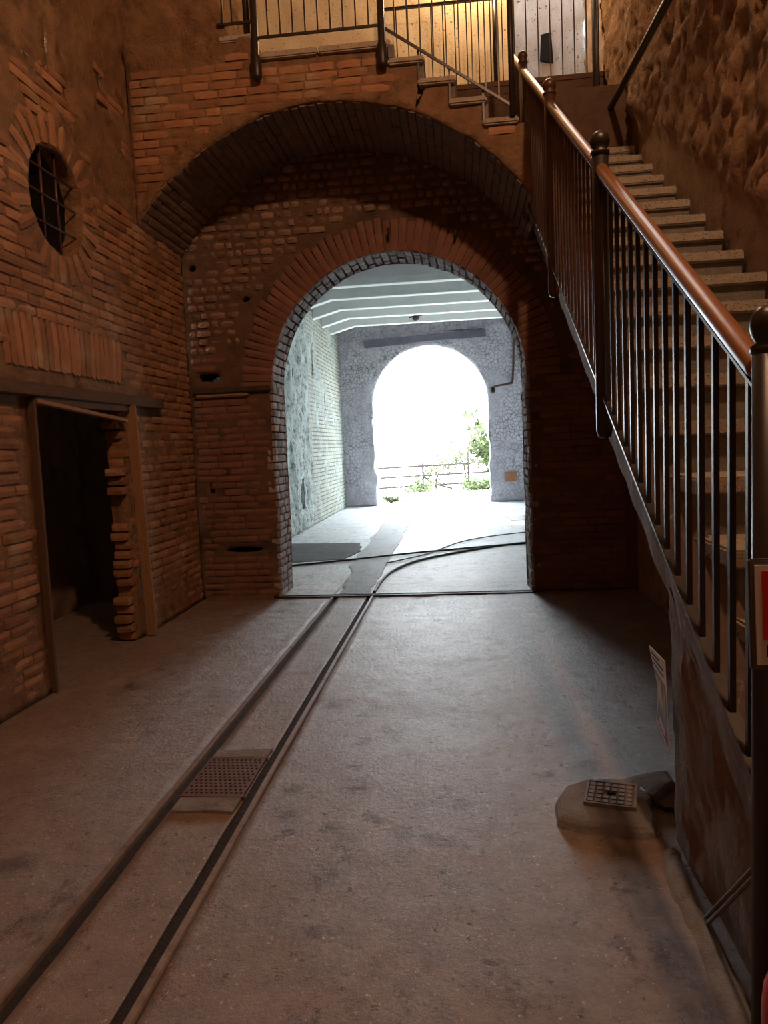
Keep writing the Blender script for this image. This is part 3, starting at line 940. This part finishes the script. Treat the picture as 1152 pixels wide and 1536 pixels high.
for i in range(4):
    a, c = ends[i] + .03, ends[i + 1] - .03
    h = MB(o3); h.tube([(RX, a - .02, hr_z(a) + .0), (RX, a + .02, hr_z(a + .02)), (RX, c, hr_z(c))], [.024, .026, .026], 14)
    ho = h.build('handrail', 'handrail', t, True)
    MB(o3).bar((RX, a, hr_z(a) - .032), (RX, c, hr_z(c) - .032), .034, .008).build('support_bar', 'steel', ho)
    MB(o3).bar((RX, a, br_z(a)), (RX, c, br_z(c)), .034, .010).build('bottom_bar', 'steel', t)
    nb = int(round((c - a) / .111))
    for k in range(nb):
        y = a + (c - a) * (k + .5) / nb
        MB(o3).bar((RX, y, br_z(y)), (RX, y, hr_z(y) - .03), .015, .015, (0, 1, 0)).build('baluster', 'steel' if i == 0 else 'steelrust', t)

# balcony railing
t = empty('balcony_railing', (-1.0, D1 - .05, BALC)); tag(t, 'black iron railing on the balcony above the arch', 'railing')
o3 = (-1.0, D1 - .05, BALC)
YB = D1 - .05
for x in (-1.555, -.515):
    MB(o3).lathe((x, YB, BALC - .20), [(.012, -.03), (.035, -.02), (.042, 0), (.042, .14), (.030, .17), (.030, 1.25)], 12).build('post', 'steel', t, True)
MB(o3).bar((-1.555, YB, BALC + .10), (-.515, YB, BALC + .10), .02, .018).build('bottom_bar', 'steel', t)
MB(o3).bar((-1.555, YB, BALC + .98), (-.515, YB, BALC + .98), .035, .03).build('top_bar', 'steel', t)
for k in range(9):
    x = -1.445 + k * .1035
    MB(o3).bar((x, YB, BALC + .10), (x, YB, BALC + .98), .013, .013, (0, 1, 0)).build('baluster', 'steel', t)
MB(o3).bar((-1.87, YB, 5.006), (-1.555, YB, 5.006), .02, .018).build('bottom_bar', 'steel', t)
for x in (-1.82, -1.74):
    MB(o3).bar((x, YB, 5.0), (x, YB, 5.76), .013, .013, (0, 1, 0)).build('baluster', 'steel', t)
MB(o3).lathe((-1.65, YB + .12, 4.93), [(.028, 0), (.028, .95)], 10).build('post', 'steel', t, True)

# side flight railing
t = empty('side_railing', (0, D1 - .04, LAND)); tag(t, 'thin black railing sloping down along the side steps', 'railing')
o3 = (0, D1 - .04, LAND); YS = D1 - .04
A_, B_ = (-.49, 4.853), (.508, 4.165)
def sl(x): return A_[1] + (x - A_[0]) * (B_[1] - A_[1]) / (B_[0] - A_[0])
MB(o3).bar((A_[0], YS, A_[1]), (B_[0], YS, B_[1]), .02, .018, (0, 1, 0)).build('bottom_bar', 'steel', t)
MB(o3).bar((A_[0], YS, A_[1] + .88), (B_[0], YS, B_[1] + .88), .035, .03, (0, 1, 0)).build('top_bar', 'steel', t)
for k in range(9):
    x = -.41 + k * .102
    MB(o3).bar((x, YS, sl(x)), (x, YS, sl(x) + .88), .011, .011, (0, 1, 0)).build('baluster', 'steel', t)
MB(o3).lathe((.508, YS, LAND - .01), [(.024, 0), (.024, 1.25)], 12).build('post', 'steel', t, True)
for x, z in ((.29, LAND + .0), (.025, LAND + .178), (-.22, LAND + .355)):
    MB(o3).bar((x - .01, YS + .03, z - .02), (x - .01, YS + .03, sl(x) + .02), .016, .016, (0, 1, 0)).build('foot', 'steel', t)

# railing on the parapet
t = empty('parapet_railing', (.4, 8.4, 5.32)); tag(t, 'thin iron railing standing on the rubble parapet', 'railing')
o3 = (.4, 8.4, 5.32); YP = 8.4
for k in range(18):
    x = -.66 + k * .126
    if abs(x - .53) < .04: continue
    MB(o3).bar((x, YP, 5.315), (x, YP, 6.22), .012, .012, (0, 1, 0)).build('baluster', 'steel', t)
for x in (-.70, .53, 1.57):
    MB(o3).lathe((x, YP, 5.315), [(.032, 0), (.032, 1.05)], 12).build('post', 'steel', t, True)
MB(o3).bar((-.70, YP, 6.225), (1.57, YP, 6.225), .03, .025).build('top_bar', 'steel', t)

# ------------------------------------------------------------------ main staircase
t = empty('staircase', (.8, .6, 0)); tag(t, 'long stone staircase rising along the rough right wall', 'staircase')
o3 = (.8, .6, 0)
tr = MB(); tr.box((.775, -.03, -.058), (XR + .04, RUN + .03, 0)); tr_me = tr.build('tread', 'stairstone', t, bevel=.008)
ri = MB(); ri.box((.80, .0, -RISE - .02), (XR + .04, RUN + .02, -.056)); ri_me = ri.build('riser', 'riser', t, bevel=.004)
for i in range(21):
    loc = Vector((0, NTOP - RUN * i + .03, LAND - RISE * i)) - Vector(o3)
    if i == 0:
        tr_me.location = loc; ri_me.location = loc
    else:
        copy_part(tr_me, t, loc); copy_part(ri_me, t, loc)
# sloping slab with chipped plaster side, thin underside
def s_top(y): return -.47 + .587 * y
Y_A, Y_B = .7, 7.06
vs, fs = [], []
ns = 90
for i in range(ns + 1):
    y = Y_A + (Y_B - Y_A) * i / ns
    th = .225 + .02 * noise.noise(Vector((y * 2.3, 0, 1))) + .012 * noise.noise(Vector((y * 9, 0, 1)))
    zt = s_top(y) + .008 * noise.noise(Vector((y * 6, 3, 1)))
    if y < 2.68: th = max(.02, min(th, zt))
    xo = .012 * noise.noise(Vector((y * 5, 7, 1)))
    vs += [(.800, y, zt + .17), (.722 + xo * .3, y, zt), (.722 + xo, y, zt - th * .45), (.735 + xo, y, zt - th), (XR + .03, y, zt - th)]
for i in range(ns):
    fs += [(i*5+a, i*5+a+1, (i+1)*5+a+1, (i+1)*5+a) for a in range(4)]
MB(o3).add(vs, fs).build('sloping_slab', 'slabside', t)
# supporting wall under the lower flight, ending in a worn corner
vs, fs = [], []
NY, NZ = 60, 34
for i in range(NY + 1):
    y = -1.2 + (2.69 + 1.2) * i / NY
    zt = max(s_top(y) - .16, .04)
    for j in range(NZ + 1):
        v = j / NZ
        z = zt * v
        x = .728 + .020 * (1 - v) - .03 * max(0, (2.2 - y)) * (1 - v) * .6 + .022 * fr(y * 3, z * 3, 4, 4) * (1 if .02 < v < .95 else .4)
        yy = y + (.02 * noise.noise(Vector((1, z * 5, 2))) if i == NY else 0)
        vs.append((x, yy, z))
for i in range(NY):
    for j in range(NZ):
        fs.append((i*(NZ+1)+j, (i+1)*(NZ+1)+j, (i+1)*(NZ+1)+j+1, i*(NZ+1)+j+1))
base = len(vs)
for j in range(NZ + 1):                      # end face towards the arch
    x, y, z = vs[NY * (NZ + 1) + j]
    vs.append((XR + .03, y, z))
for j in range(NZ):
    a = NY * (NZ + 1) + j
    fs.append((a, base + j, base + j + 1, a + 1))
MB(o3).add(vs, fs).build('support_wall', 'stairwall', t)

# ------------------------------------------------------------------ things on and by the stair wall
def sheet():
    t = empty('info_sheet', (.70, 2.69, .4)); tag(t, 'small laminated picture sheet fixed to the stair wall corner', 'poster')
    P00, P10, P01, P11 = map(Vector, ((.700, 2.775, .425), (.700, 2.60, .365), (.692, 2.800, .71), (.690, 2.610, .705)))
    def P(u, v, off=0):
        a = P00.lerp(P10, u); c = P01.lerp(P11, u)
        p = a.lerp(c, v); p.x += .012 * math.sin(v * 4) * (1 - u) - off
        return p
    def patch(name, u0, u1, v0, v1, off, m_, parent, nseg=6):
        vs, fs = [], []
        for s in (off, off - .002):
            for i in range(nseg + 1):
                for j in range(nseg + 1):
                    vs.append(P(u0 + (u1 - u0) * i / nseg, v0 + (v1 - v0) * j / nseg, s))
        n = nseg + 1
        for s in (0, n * n):
            for i in range(nseg):
                for j in range(nseg):
                    fs.append((s+i*n+j, s+(i+1)*n+j, s+(i+1)*n+j+1, s+i*n+j+1))
        for i in range(nseg):
            for a, c in ((i, i + 1), (n*(n-1)+i, n*(n-1)+i+1), (i*n, (i+1)*n), (i*n+n-1, (i+1)*n+n-1)):
                fs.append((a, c, c + n * n, a + n * n))
        return MB((.70, 2.69, .4)).add(vs, fs).build(name, m_, parent)
    patch('sheet', 0, 1, 0, 1, 0, 'paper', t)
    pr = lambda nm, *a: patch(nm, *a, t)
    pr('picture', .08, .92, .30, .72, .0015, 'inkg')
    pr('picture', .08, .92, .06, .30, .0015, 'inkb')
    pr('picture', .20, .62, .36, .68, .0025, 'inky')
    for v in (.93, .87, .80):
        pr('text_line', .12, .60 if v > .9 else .85, v - .012, v + .012, .0015, 'ink')
    pr('text_block', .25, .75, .10, .17, .0025, 'paper')
sheet()

# danger-red sign hung on the first newel post
t = empty('wall_sign', (.74, 1.60, 1.0)); tag(t, 'framed white sign with red panel hung on the newel post', 'sign')
o3 = (.74, 1.60, 1.0)
def tilt(x, z): return (x - .033 + (1.24 - z) * .03, z)
def quad(b, x0, x1, z0, z1, ya, yb):
    return b.prism([tilt(x0, z0), tilt(x1, z0), tilt(x1, z1), tilt(x0, z1)], 'y', ya, yb)
quad(MB(o3), .622, .85, .995, 1.232, 1.585, 1.600).build('frame', 'signframe', t, bevel=.003)
quad(MB(o3), .633, .839, 1.008, 1.220, 1.580, 1.586).build('panel', 'paper', t)
quad(MB(o3), .646, .826, 1.062, 1.208, 1.577, 1.581).build('red_field', 'signred', t)
eb = MB(o3)
for a in ((.652, .657, 1.026, 1.050), (.652, .670, 1.026, 1.031), (.652, .667, 1.0355, 1.0405), (.652, .670, 1.045, 1.050)):
    quad(eb, *a, 1.5785, 1.581)
eb.build('letter', 'ink', t)

# fire extinguisher in the corner by the post
EX = (.592, 1.345, 0)
t = empty('fire_extinguisher', EX); tag(t, 'red fire extinguisher standing by the foot of the stair wall', 'fire extinguisher')
MB(EX).lathe(EX, [(.05, .012), (.062, .025), (.064, .06), (.064, .42), (.060, .46), (.045, .50), (.022, .525), (.020, .54)], 20).build('body', 'red', t, True)
MB(EX).lathe((EX[0], EX[1], .535), [(.022, 0), (.024, .01), (.024, .04), (.014, .05)], 12).build('valve', 'chrome', t, True)
MB(EX).bar((EX[0], EX[1] - .01, .59), (EX[0], EX[1] - .10, .61), .018, .012).build('lever', 'black', t)
MB(EX).tube([(EX[0] + .02, EX[1], .56), (EX[0] + .075, EX[1] - .02, .53), (EX[0] + .078, EX[1] - .02, .40), (EX[0] + .07, EX[1] - .02, .22)], .010, 8).build('hose', 'black', t, True)
MB(EX).lathe(EX, [(.058, 0), (.063, .004), (.063, .02), (.05, .022)], 20).build('foot_ring', 'black', t, True)

# pale twin conduits slanting up the stair wall
for k, lab in ((0, 'upper of two pale thin conduits slanting up the stair wall'), (1, 'lower of two pale thin conduits slanting up the stair wall')):
    dz = -.026 * k
    b = MB(); b.tube([(.695, 2.20, .03 + dz), (.690, 1.98, .25 + dz), (.690, 1.76, .48 + dz), (.690, 1.5, .75 + dz)], .006, 8)
    tag(b.build('conduit', 'pad', None, True), lab, 'conduit')

# mortar fillet along the wall base
tag(kerb_mesh([(.70, 2.60, 0), (.665, 2.35, 0), (.675, 2.15, 0), (.66, 1.9, 0), (.65, 1.5, 0), (.64, 1.0, 0)], .075, .035, 8, 'trim_2', 'pad'), 'pale mortar fillet along the foot of the stair wall', kind='structure')

# manhole pad with cast cover
def pad():
    t = empty('manhole_pad', (.55, 2.93, 0)); tag(t, 'pale raised cement pad around the square drain cover', 'cement pad')
    ol = [(.335, 2.80), (.40, 2.755), (.52, 2.735), (.62, 2.70), (.675, 2.715), (.70, 2.80), (.705, 2.92), (.78, 3.02), (.86, 3.12), (.86, 3.23), (.76, 3.19), (.64, 3.135), (.50, 3.125), (.40, 3.07), (.345, 2.95)]
    c = Vector((.55, 2.93, 0))
    vs, fs = [], []
    n = len(ol)
    for k, (s, z) in enumerate(((1.05, -.015), (1.0, .020), (.93, .034), (.75, .038))):
        for i, p in enumerate(ol):
            q = c + (Vector((p[0], p[1], 0)) - c) * s * (1 + .02 * noise.noise(Vector((i * 1.7, k, 2))))
            q.z = z + .004 * noise.noise(Vector((i, k * 2, 5)))
            vs.append(q)
    for k in range(3):
        for i in range(n):
            fs.append((k*n+i, k*n+(i+1)%n, (k+1)*n+(i+1)%n, (k+1)*n+i))
    fs.append(tuple(3 * n + i for i in range(n)))
    MB((.55, 2.93, 0)).add(vs, fs).build('cement', 'pad', t)
    g = empty('drain_cover', (.57, 2.95, .04)); tag(g, 'square cast iron drain cover with raised grid on cement pad', 'drain cover')
    A, B, C = Vector((.452, 2.882, .044)), Vector((.628, 2.838, .044)), Vector((.498, 3.062, .044))
    ux, uy = B - A, C - A
    og = (.57, 2.95, .04)
    def q(u0, u1, v0, v1, z0, z1):
        b = MB(og)
        P = lambda u, v, z: A + ux * u + uy * v + Vector((0, 0, z))
        b.add([P(u0,v0,z0),P(u1,v0,z0),P(u1,v1,z0),P(u0,v1,z0),P(u0,v0,z1),P(u1,v0,z1),P(u1,v1,z1),P(u0,v1,z1)],
              [(0,3,2,1),(4,5,6,7),(0,1,5,4),(1,2,6,5),(2,3,7,6),(3,0,4,7)])
        return b
    q(-.03, 1.03, -.03, 1.03, -.01, .004).build('plate', 'castiron', g)
    for a in ((-.05, 0, -.05, 1.05), (1, 1.05, -.05, 1.05), (0, 1, -.05, 0), (0, 1, 1, 1.05)):
        q(*a, -.01, .011).build('rim', 'castiron', g)
    for i in range(6):
        for j in range(5):
            if i in (2, 3) and j == 2: continue
            q(.03 + i * .16, .03 + i * .16 + .115, .035 + j * .19, .035 + j * .19 + .135, .003, .012).build('raised_square', 'castiron', g)
    q(.42, .60, .44, .58, .003, .0055).build('slot_shade', 'hole_shade', g)  # raised plate with the slot's shade put into its colour
pad()
b = MB(); b.tube([(.70, 3.03, .032), (.715, 2.99, .03), (.727, 2.95, .026), (.74, 2.92, .018), (.765, 2.90, .012), (.80, 2.90, .010)], .009, 8)
tag(b.build('dark_band_tube', 'black', None, True), 'black tube in place of the dark band beside the cement pad', 'cable')  # black tube drawn for the dark band under the pad's edge

# perforated grate between the rails
def grate():
    t = empty('floor_grate', (-1.14, 3.2, 0)); tag(t, 'rusty perforated iron grate set between the rails', 'grate')
    o3 = (-1.14, 3.2, 0)
    x0, x1, y0, y1 = -1.278, -.995, 3.0, 3.385
    nx, ny = 25, 25
    vs, fs = [], []
    for j in range(ny + 1):
        for i in range(nx + 1):
            vs.append((x0 + (x1 - x0) * i / nx, y0 + (y1 - y0) * j / ny, .008))
    for j in range(ny):
        for i in range(nx):
            hole = (j % 2 == 1 and 0 < i < nx - 1 and (i + (j // 2) % 2) % 2 == 1)
            if not hole: fs.append((j*(nx+1)+i, j*(nx+1)+i+1, (j+1)*(nx+1)+i+1, (j+1)*(nx+1)+i))
    me = MB(o3).add(vs, fs).mesh('plate')
    bm = bmesh.new(); bm.from_mesh(me)
    r = bmesh.ops.extrude_face_region(bm, geom=bm.faces[:])
    for v in [g for g in r['geom'] if isinstance(g, bmesh.types.BMVert)]: v.co.z -= .008
    bmesh.ops.recalc_face_normals(bm, faces=bm.faces); bm.to_mesh(me); bm.free()
    link('plate', me, 'rustplate', t)
    MB(o3).box((x0 + .005, y0 + .005, -.006), (x1 - .005, y1 - .005, -.0005)).build('hole_shade', 'hole_shade', t)  # thin black sheet in place of the unlit depth under the grate
    for a, c in (((x0 - .006, y0 - .012), (x1 + .006, y0)), ((x0 - .006, y1), (x1 + .006, y1 + .012))):
        MB(o3).box((a[0], a[1], -.01), (c[0], c[1], .009)).build('rim', 'rustplate', t)
grate()
def slab_patch(name, poly, z, m_, label, hgt=.012):
    b = MB(); n = len(poly)
    c = Vector((sum(p[0] for p in poly) / n, sum(p[1] for p in poly) / n, 0))
    P = []
    for k in range(n):                      # ragged outline
        a, d = Vector((*poly[k], 0)), Vector((*poly[(k + 1) % n], 0))
        for s in range(6):
            q = a.lerp(d, s / 6)
            q += Vector((noise.noise(q * 5), noise.noise(q * 5 + Vector((7, 0, 0))), 0)) * .06 * min(1, (d - a).length)
            P.append(q)
    n = len(P)
    vs = [Vector((q.x, q.y, z - .03)) for q in P] + [Vector((q.x, q.y, z)) for q in P] + [c + (q - c) * .97 + Vector((0, 0, z + .003)) for q in P]
    fs = [(k*n+i, k*n+(i+1)%n, (k+1)*n+(i+1)%n, (k+1)*n+i) for k in range(2) for i in range(n)] + [tuple(2*n+i for i in range(n))]
    return tag(b.add(vs, fs).build(name, m_), label, kind='structure')
slab_patch('trim_3', [(-1.275, 2.87), (-1.0, 2.86), (-1.0, 2.985), (-1.275, 2.985)], .004, 'pad', 'pale cement strip in front of the grate')
slab_patch('trim_4', [(-1.275, 3.40), (-1.0, 3.40), (-1.0, 3.50), (-1.275, 3.49)], .003, 'pad', 'pale cement strip behind the grate')

# ------------------------------------------------------------------ far room
FXL, FXR, FY1 = -2.95, 3.0, 18.6
vs, fs = [], []
xs = np.arange(FXL - .05, FXR + .11, .1); ys = np.arange(D2 + .05, 19.4, .1)
for y in ys:
    for x in xs: vs.append((x, y, .006 * fr(x * 1.2, y * 1.2, 8, 4) - .006))
n = len(xs)
fs = [(j*n+i, j*n+i+1, (j+1)*n+i+1, (j+1)*n+i) for j in range(len(ys)-1) for i in range(n-1)]
tag(MB().add(vs, fs).build('floor_far_room', 'farfloor', None, True), 'pale cracked screed floor of the room beyond the arch', kind='structure')
slab_patch('floor_track_infill', [(-1.30, 7.42), (-.98, 7.42), (-.99, 9.0), (-.98, 12.0), (-1.02, 15.0), (-1.06, 17.0), (-1.70, 17.6), (-1.55, 15.0), (-1.50, 12.0), (-1.46, 9.2), (-1.33, 8.6)], .002, 'farstrip', 'darker grey strip where the track once ran')
slab_patch('floor_broken_patch', [(-2.85, 9.55), (-2.3, 9.6), (-1.62, 9.75), (-1.50, 10.5), (-1.62, 11.4), (-2.2, 11.5), (-2.85, 11.6)], .002, 'rubblepatch', 'dark broken patch of floor by the far left wall')
slab_patch('floor_grey_patch', [(.9, 14.0), (1.9, 14.1), (2.3, 14.8), (1.6, 15.2), (.85, 14.7)], .002, 'farstrip', 'darker grey patch on the far right floor')  # darker grey patch laid on the pale floor
def tube_thing(name, pts, r, m_, label, cat):
    P = [Vector(p) for p in pts]; Q = []
    for i in range(len(P) - 1):
        a = P[max(i - 1, 0)]; b_ = P[i]; c = P[i + 1]; d = P[min(i + 2, len(P) - 1)]
        for s in range(8):
            u = s / 8
            Q.append(.5 * ((2 * b_) + (c - a) * u + (2*a - 5*b_ + 4*c - d) * u*u + (3*b_ - a - 3*c + d) * u**3))
    Q.append(P[-1])
    b = MB(); b.tube(Q, r, 8)
    return tag(b.build(name, m_, None, True), label, cat)
tube_thing('curved_rail', [(-.935, 7.42, .004), (-.93, 8.0, .004), (-.86, 8.7, .004), (-.62, 9.4, .004), (-.15, 10.0, .004), (.5, 10.6, .004), (1.4, 11.1, .004), (2.6, 11.5, .004)], .017, 'black', 'dark rail curving right across the pale far floor', 'rail')
tube_thing('floor_cable', [(-2.7, 9.1, .01), (-2.2, 9.3, .01), (-1.5, 9.65, .01), (-.7, 10.1, .01), (.1, 10.45, .01), (.9, 10.75, .01), (2.2, 10.9, .01)], .013, 'black', 'thin black cable lying across the pale far floor', 'cable')
tube_thing('thin_cable', [(-1.0, 9.3, .008), (-.5, 10.0, .008), (.0, 11.2, .008), (.7, 11.9, .008), (1.5, 12.3, .008)], .009, 'black', 'thinner cable curving behind the dark curved rail', 'cable')

NICHES = [(13.55, .69, .16, .29), (12.35, 1.06, .07, .08), (16.2, 2.55, .06, .22), (15.0, 3.3, .05, .3), (13.2, 2.9, .05, .10), (13.8, 2.75, .05, .07)]
def sdf_fl(u, v):
    y, z = u + D2 + TH2, v
    s = 1
    for a, b_, ry, rz in NICHES:
        s = min(s, max(abs(y - a) - ry, abs(z - b_) - rz) + .04 * noise.noise(Vector((y * 6, z * 6, 0))))
    return s
wfl = grid_wall('wall_far_left', (FXL, D2 + TH2, 0), (0, 1, 0), (0, 0, 1), (1, 0, 0), FY1 - D2 - TH2 + .05, 4.75, .06, sdf_fl,
                lambda u, v: (.06 if u < 6.7 else .02) * fr(u * 2.6, v * 2.6, 30, 5), .3, 'farleft')
tag(wfl, 'whitewashed rubble and brick wall of the far room', kind='structure')
b = MB(); b.box((FXL - .45, D2 + TH2, 0), (FXL - .28, FY1 + .3, 4.8)); b.build('wall_core', 'stone', wfl)
# far wall with the bright arch
FCX, FRR, FCZ = -.72, 1.45, 2.52
def sdf_fw(u, v):
    x, z = u - 3.2, v
    w = .03 * noise.noise(Vector((x * 3, z * 3, 14)))
    if z > FCZ: return math.hypot(x - FCX, (z - FCZ)) - FRR + w * .3
    return abs(x - FCX) - FRR + w * (2.0 if z < 2.2 else .6)
def disp_fw(u, v):
    x, z = u - 3.2, v
    r = math.hypot(x - FCX, max(z - FCZ, 0))
    return .035 * fr(x * 3, z * 3, 44, 5) + (.03 if FRR < r < FRR + .42 and z > 2.1 else 0)
wfw = grid_wall('wall_far', (-3.2, FY1, 0), (1, 0, 0), (0, 0, 1), (0, -1, 0), 6.4, 4.75, .06, sdf_fw, disp_fw, .7, 'farwall', dseg=3)
tag(wfw, 'grey violet rubble wall with the bright outer archway', kind='structure')
b = MB(); b.bar((-2.30, FY1 - .05, 4.07), (.72, FY1 - .05, 4.19), .16, .17)
tag(b.build('timber_lintel', 'lintel', None, False, .01), 'long grey timber lintel above the bright outer archway', 'lintel')
for k in range(26):                              # flat arch of bricks over the timber
    x = -1.55 + k * .085
    vs_ = MB(); tl = (x + .5) * .12
    vs_.bar((x, FY1 - .02, 4.30), (x + tl * .35, FY1 - .02, 4.62), .10, .07, (0, 1, 0)).build('brick', 'purple', wfw)
b = MB(); b.box((1.08, FY1 - .06, .50), (1.38, FY1 + .02, .74)); b.build('brick_patch', 'brick', wfw)
tube_thing('wall_conduit', [(1.41, FY1 - .07, 4.5), (1.38, FY1 - .07, 3.6), (1.34, FY1 - .07, 3.0), (1.28, FY1 - .07, 2.92), (1.0, FY1 - .07, 2.88), (.84, FY1 - .07, 2.84)], .025, 'steelrust', 'bent dark pipe on the far wall right of the archway', 'pipe')
b = MB(); b.lathe((.84, FY1 - .09, 2.70), [(.03, 0), (.06, .03), (.06, .12), (.02, .15)], 10)
tag(b.build('wall_lamp', 'fencerust', None, True), 'small rusty lamp at the end of the bent pipe', 'lamp')

# right wall of the far room with a wide window (out of sight behind the arch pier)
def sdf_fr(u, v):
    y, z = FY1 - u, v
    return max(abs(y - 14.4) - .9, abs(z - 2.3) - .8)
tag(grid_wall('wall_far_right', (FXR, FY1, 0), (0, -1, 0), (0, 0, 1), (-1, 0, 0), FY1 - D2 - TH2, 4.75, .1, sdf_fr, lambda u, v: 0, .4, 'farwall'), 'right wall of the far room with a window opening', kind='structure')
portal((FXR + .2, 14.4, 2.3), (-1, 0, 0), 1.6, 1.8)
portal((FCX, FY1 + .3, 2.0), (0, -1, 0), 2.9, 4.0)
# ceiling with haunched beams
b = MB(); b.box((FXL - .4, 9.9, 4.68), (FXR + .4, FY1 + .7, 4.95)); b.box((FXL - .4, D2 + TH2 - .2, 3.75), (FXR + .4, 9.95, 3.9)); b.box((FXL - .4, 9.9, 3.8), (FXR + .4, 10.0, 4.7))
ceil2 = tag(b.build('ceiling_far_room', 'slab'), 'concrete ceiling of the far room, darkened against its beams', kind='structure')
bm_ = None
for k in range(8):
    y = 17.45 - k * 1.06
    if bm_ is None:
        bb = MB(); bb.prism([(FXL - .05, 4.70), (FXL - .05, 4.18), (-2.36, 4.35), (FXR + .05, 4.35), (FXR + .05, 4.70)], 'y', -.10, .10)
        bm_ = bb.build('beam', 'white', ceil2, bevel=.01); bm_.location = (0, y, 0)
    else:
        copy_part(bm_, ceil2, (0, y, 0))
b = MB(); b.tube([(-.9, 17.0, 4.66), (-.9, 17.0, 4.46)], .012, 6); b.lathe((-.9, 17.0, 4.30), [(.02, 0), (.07, .04), (.09, .10), (.03, .16)], 8)
b.bar((-1.05, 17.0, 4.40), (-.75, 17.0, 4.44), .03, .03)
tag(b.build('ceiling_fixture', 'steel', None, True), 'small dark fixture hanging from the far ceiling beams', 'lamp')

# ------------------------------------------------------------------ outside
b = MB(); b.box((-14, FY1 + .6, -.3), (14, 27.0, -.02)); b.box((FXR + .4, 4, -.3), (14, FY1 + .6, -.02))
tag(b.build('ground', 'ground'), 'sunlit pale ground outside the archway', kind='structure')
t = empty('guard_rail', (-.5, 24.6, 0)); tag(t, 'low rusty guard rail with three bars outside the archway', 'guard rail')
o3 = (-.5, 24.6, 0)
def gy(x): return 24.6 + .25 * x
for z in (.14, .47, .79):
    MB(o3).tube([(-3.2, gy(-3.2), z), (-.5, gy(-.5), z + .03), (2.4, gy(2.4), z + .05)], .034, 8).build('bar', 'fencerust', t, True)
for x, h_ in ((-2.9, .85), (-1.25, .88), (.25, 1.22), (1.75, .95)):
    MB(o3).tube([(x, gy(x), -.02), (x, gy(x), h_)], .04, 8).build('post', 'fencerust', t, True)
MB(o3).tube([(-1.25, gy(-1.25), .48), (-.95, gy(-1) - .05, .22), (-.7, gy(-.7) - .05, .14), (-.3, gy(-.3) - .05, .02)], .034, 8).build('bent_stay', 'fencerust', t, True)

def shrub(name, label, loc, hgt, spread, nbr, nleaf, lsize, lean=(0, 0), seed=1, group=None):
    rg = random.Random(seed)
    t = empty(name, loc); tag(t, label, 'shrub' if 'grass' not in name else 'plant', group)
    L = Vector(loc)
    stem = MB(loc); tips = []
    for k in range(nbr):
        a = rg.uniform(0, 6.28); rr = rg.uniform(.3, 1) * spread; hh = hgt * rg.uniform(.55, 1)
        p1 = L + Vector((math.cos(a) * rr * .3 + lean[0] * .3, math.sin(a) * rr * .3, hh * .5))
        p2 = L + Vector((math.cos(a) * rr + lean[0], math.sin(a) * rr + lean[1], hh))
        stem.tube([L + Vector((0, 0, -.02)), p1, p2], [.022, .013, .004], 5)
        tips.append((p1, p2))
    stem.build('branches', 'bark', t, True)
    vs, fs = [], []
    for k in range(nleaf):
        p1, p2 = rg.choice(tips)
        c = p1.lerp(p2, rg.random() ** .7) + Vector((rg.gauss(0, 1), rg.gauss(0, 1), rg.gauss(0, 1))) * spread * .16
        c.z = max(c.z, L.z + .02)
        d = Vector((rg.gauss(0, 1), rg.gauss(0, 1), rg.gauss(0, .6))).normalized(); s_ = d.orthogonal().normalized()
        ls = lsize * rg.uniform(.6, 1.3); n = len(vs)
        vs += [c - d * ls, c + s_ * ls * .4, c + d * ls, c - s_ * ls * .4]
        fs.append((n, n + 1, n + 2, n + 3))
    me = bpy.data.meshes.new('foliage'); me.from_pydata([v - L for v in vs], [], fs)
    tag(link('foliage', me, 'leaf', t), kind='stuff')
shrub('leafy_shrub', 'tall yellow-green shrub at the right edge of the archway', (1.05, 22.6, 0), 2.6, .9, 16, 700, .13, (-.15, 0), 2)
shrub('leafy_shrub', 'sparse low bush behind the guard rail', (-.9, 25.8, 0), 1.3, .9, 9, 170, .11, (.1, 0), 3)
shrub('leafy_shrub', 'thin arching bush right of centre behind the rail', (.2, 25.6, 0), 2.0, 1.0, 8, 130, .11, (-.4, 0), 4)
shrub('grass_tuft', 'green tuft of grass under the guard rail', (.55, 23.9, 0), .22, .7, 10, 420, .09, (0, 0), 5)
shrub('grass_tuft', 'sparse weeds at the foot of the rail post', (-1.3, 23.9, 0), .25, .9, 10, 260, .09, (0, 0), 6)
shrub('grass_tuft', 'small green weed at the left foot of the archway', (-1.9, 19.6, 0), .12, .3, 8, 160, .06, (0, 0), 7)

# ------------------------------------------------------------------ lamps of the hall (above the picture)
def floodlight(loc, watts, color, label, radius, name='pendant_lamp'):
    t = empty(name, loc); tag(t, label, 'lamp')
    MB(loc).tube([(loc[0], loc[1], loc[2] + .30), (loc[0], loc[1], ZTOP)], .012, 8).build('stem', 'lampglass', t, True)
    s = MB(loc); s.lathe((loc[0], loc[1], loc[2] + .18), [(.16, 0), (.12, .06), (.05, .11), (.03, .13)], 16); s.build('shade', 'lampglass', t, True)
    l = add_light('bulb', 'POINT', loc, watts, color, shadow_soft_size=radius)
    l.parent = t; l.location = (0, 0, 0)
floodlight(LAMP_POS, LAMP_W, LAMP_C, 'warm lamp hanging high in the middle of the hall', .12)
floodlight(WARM_POS, WARM_W, WARM_C, 'warm lamp hanging above the balcony wall', .08)
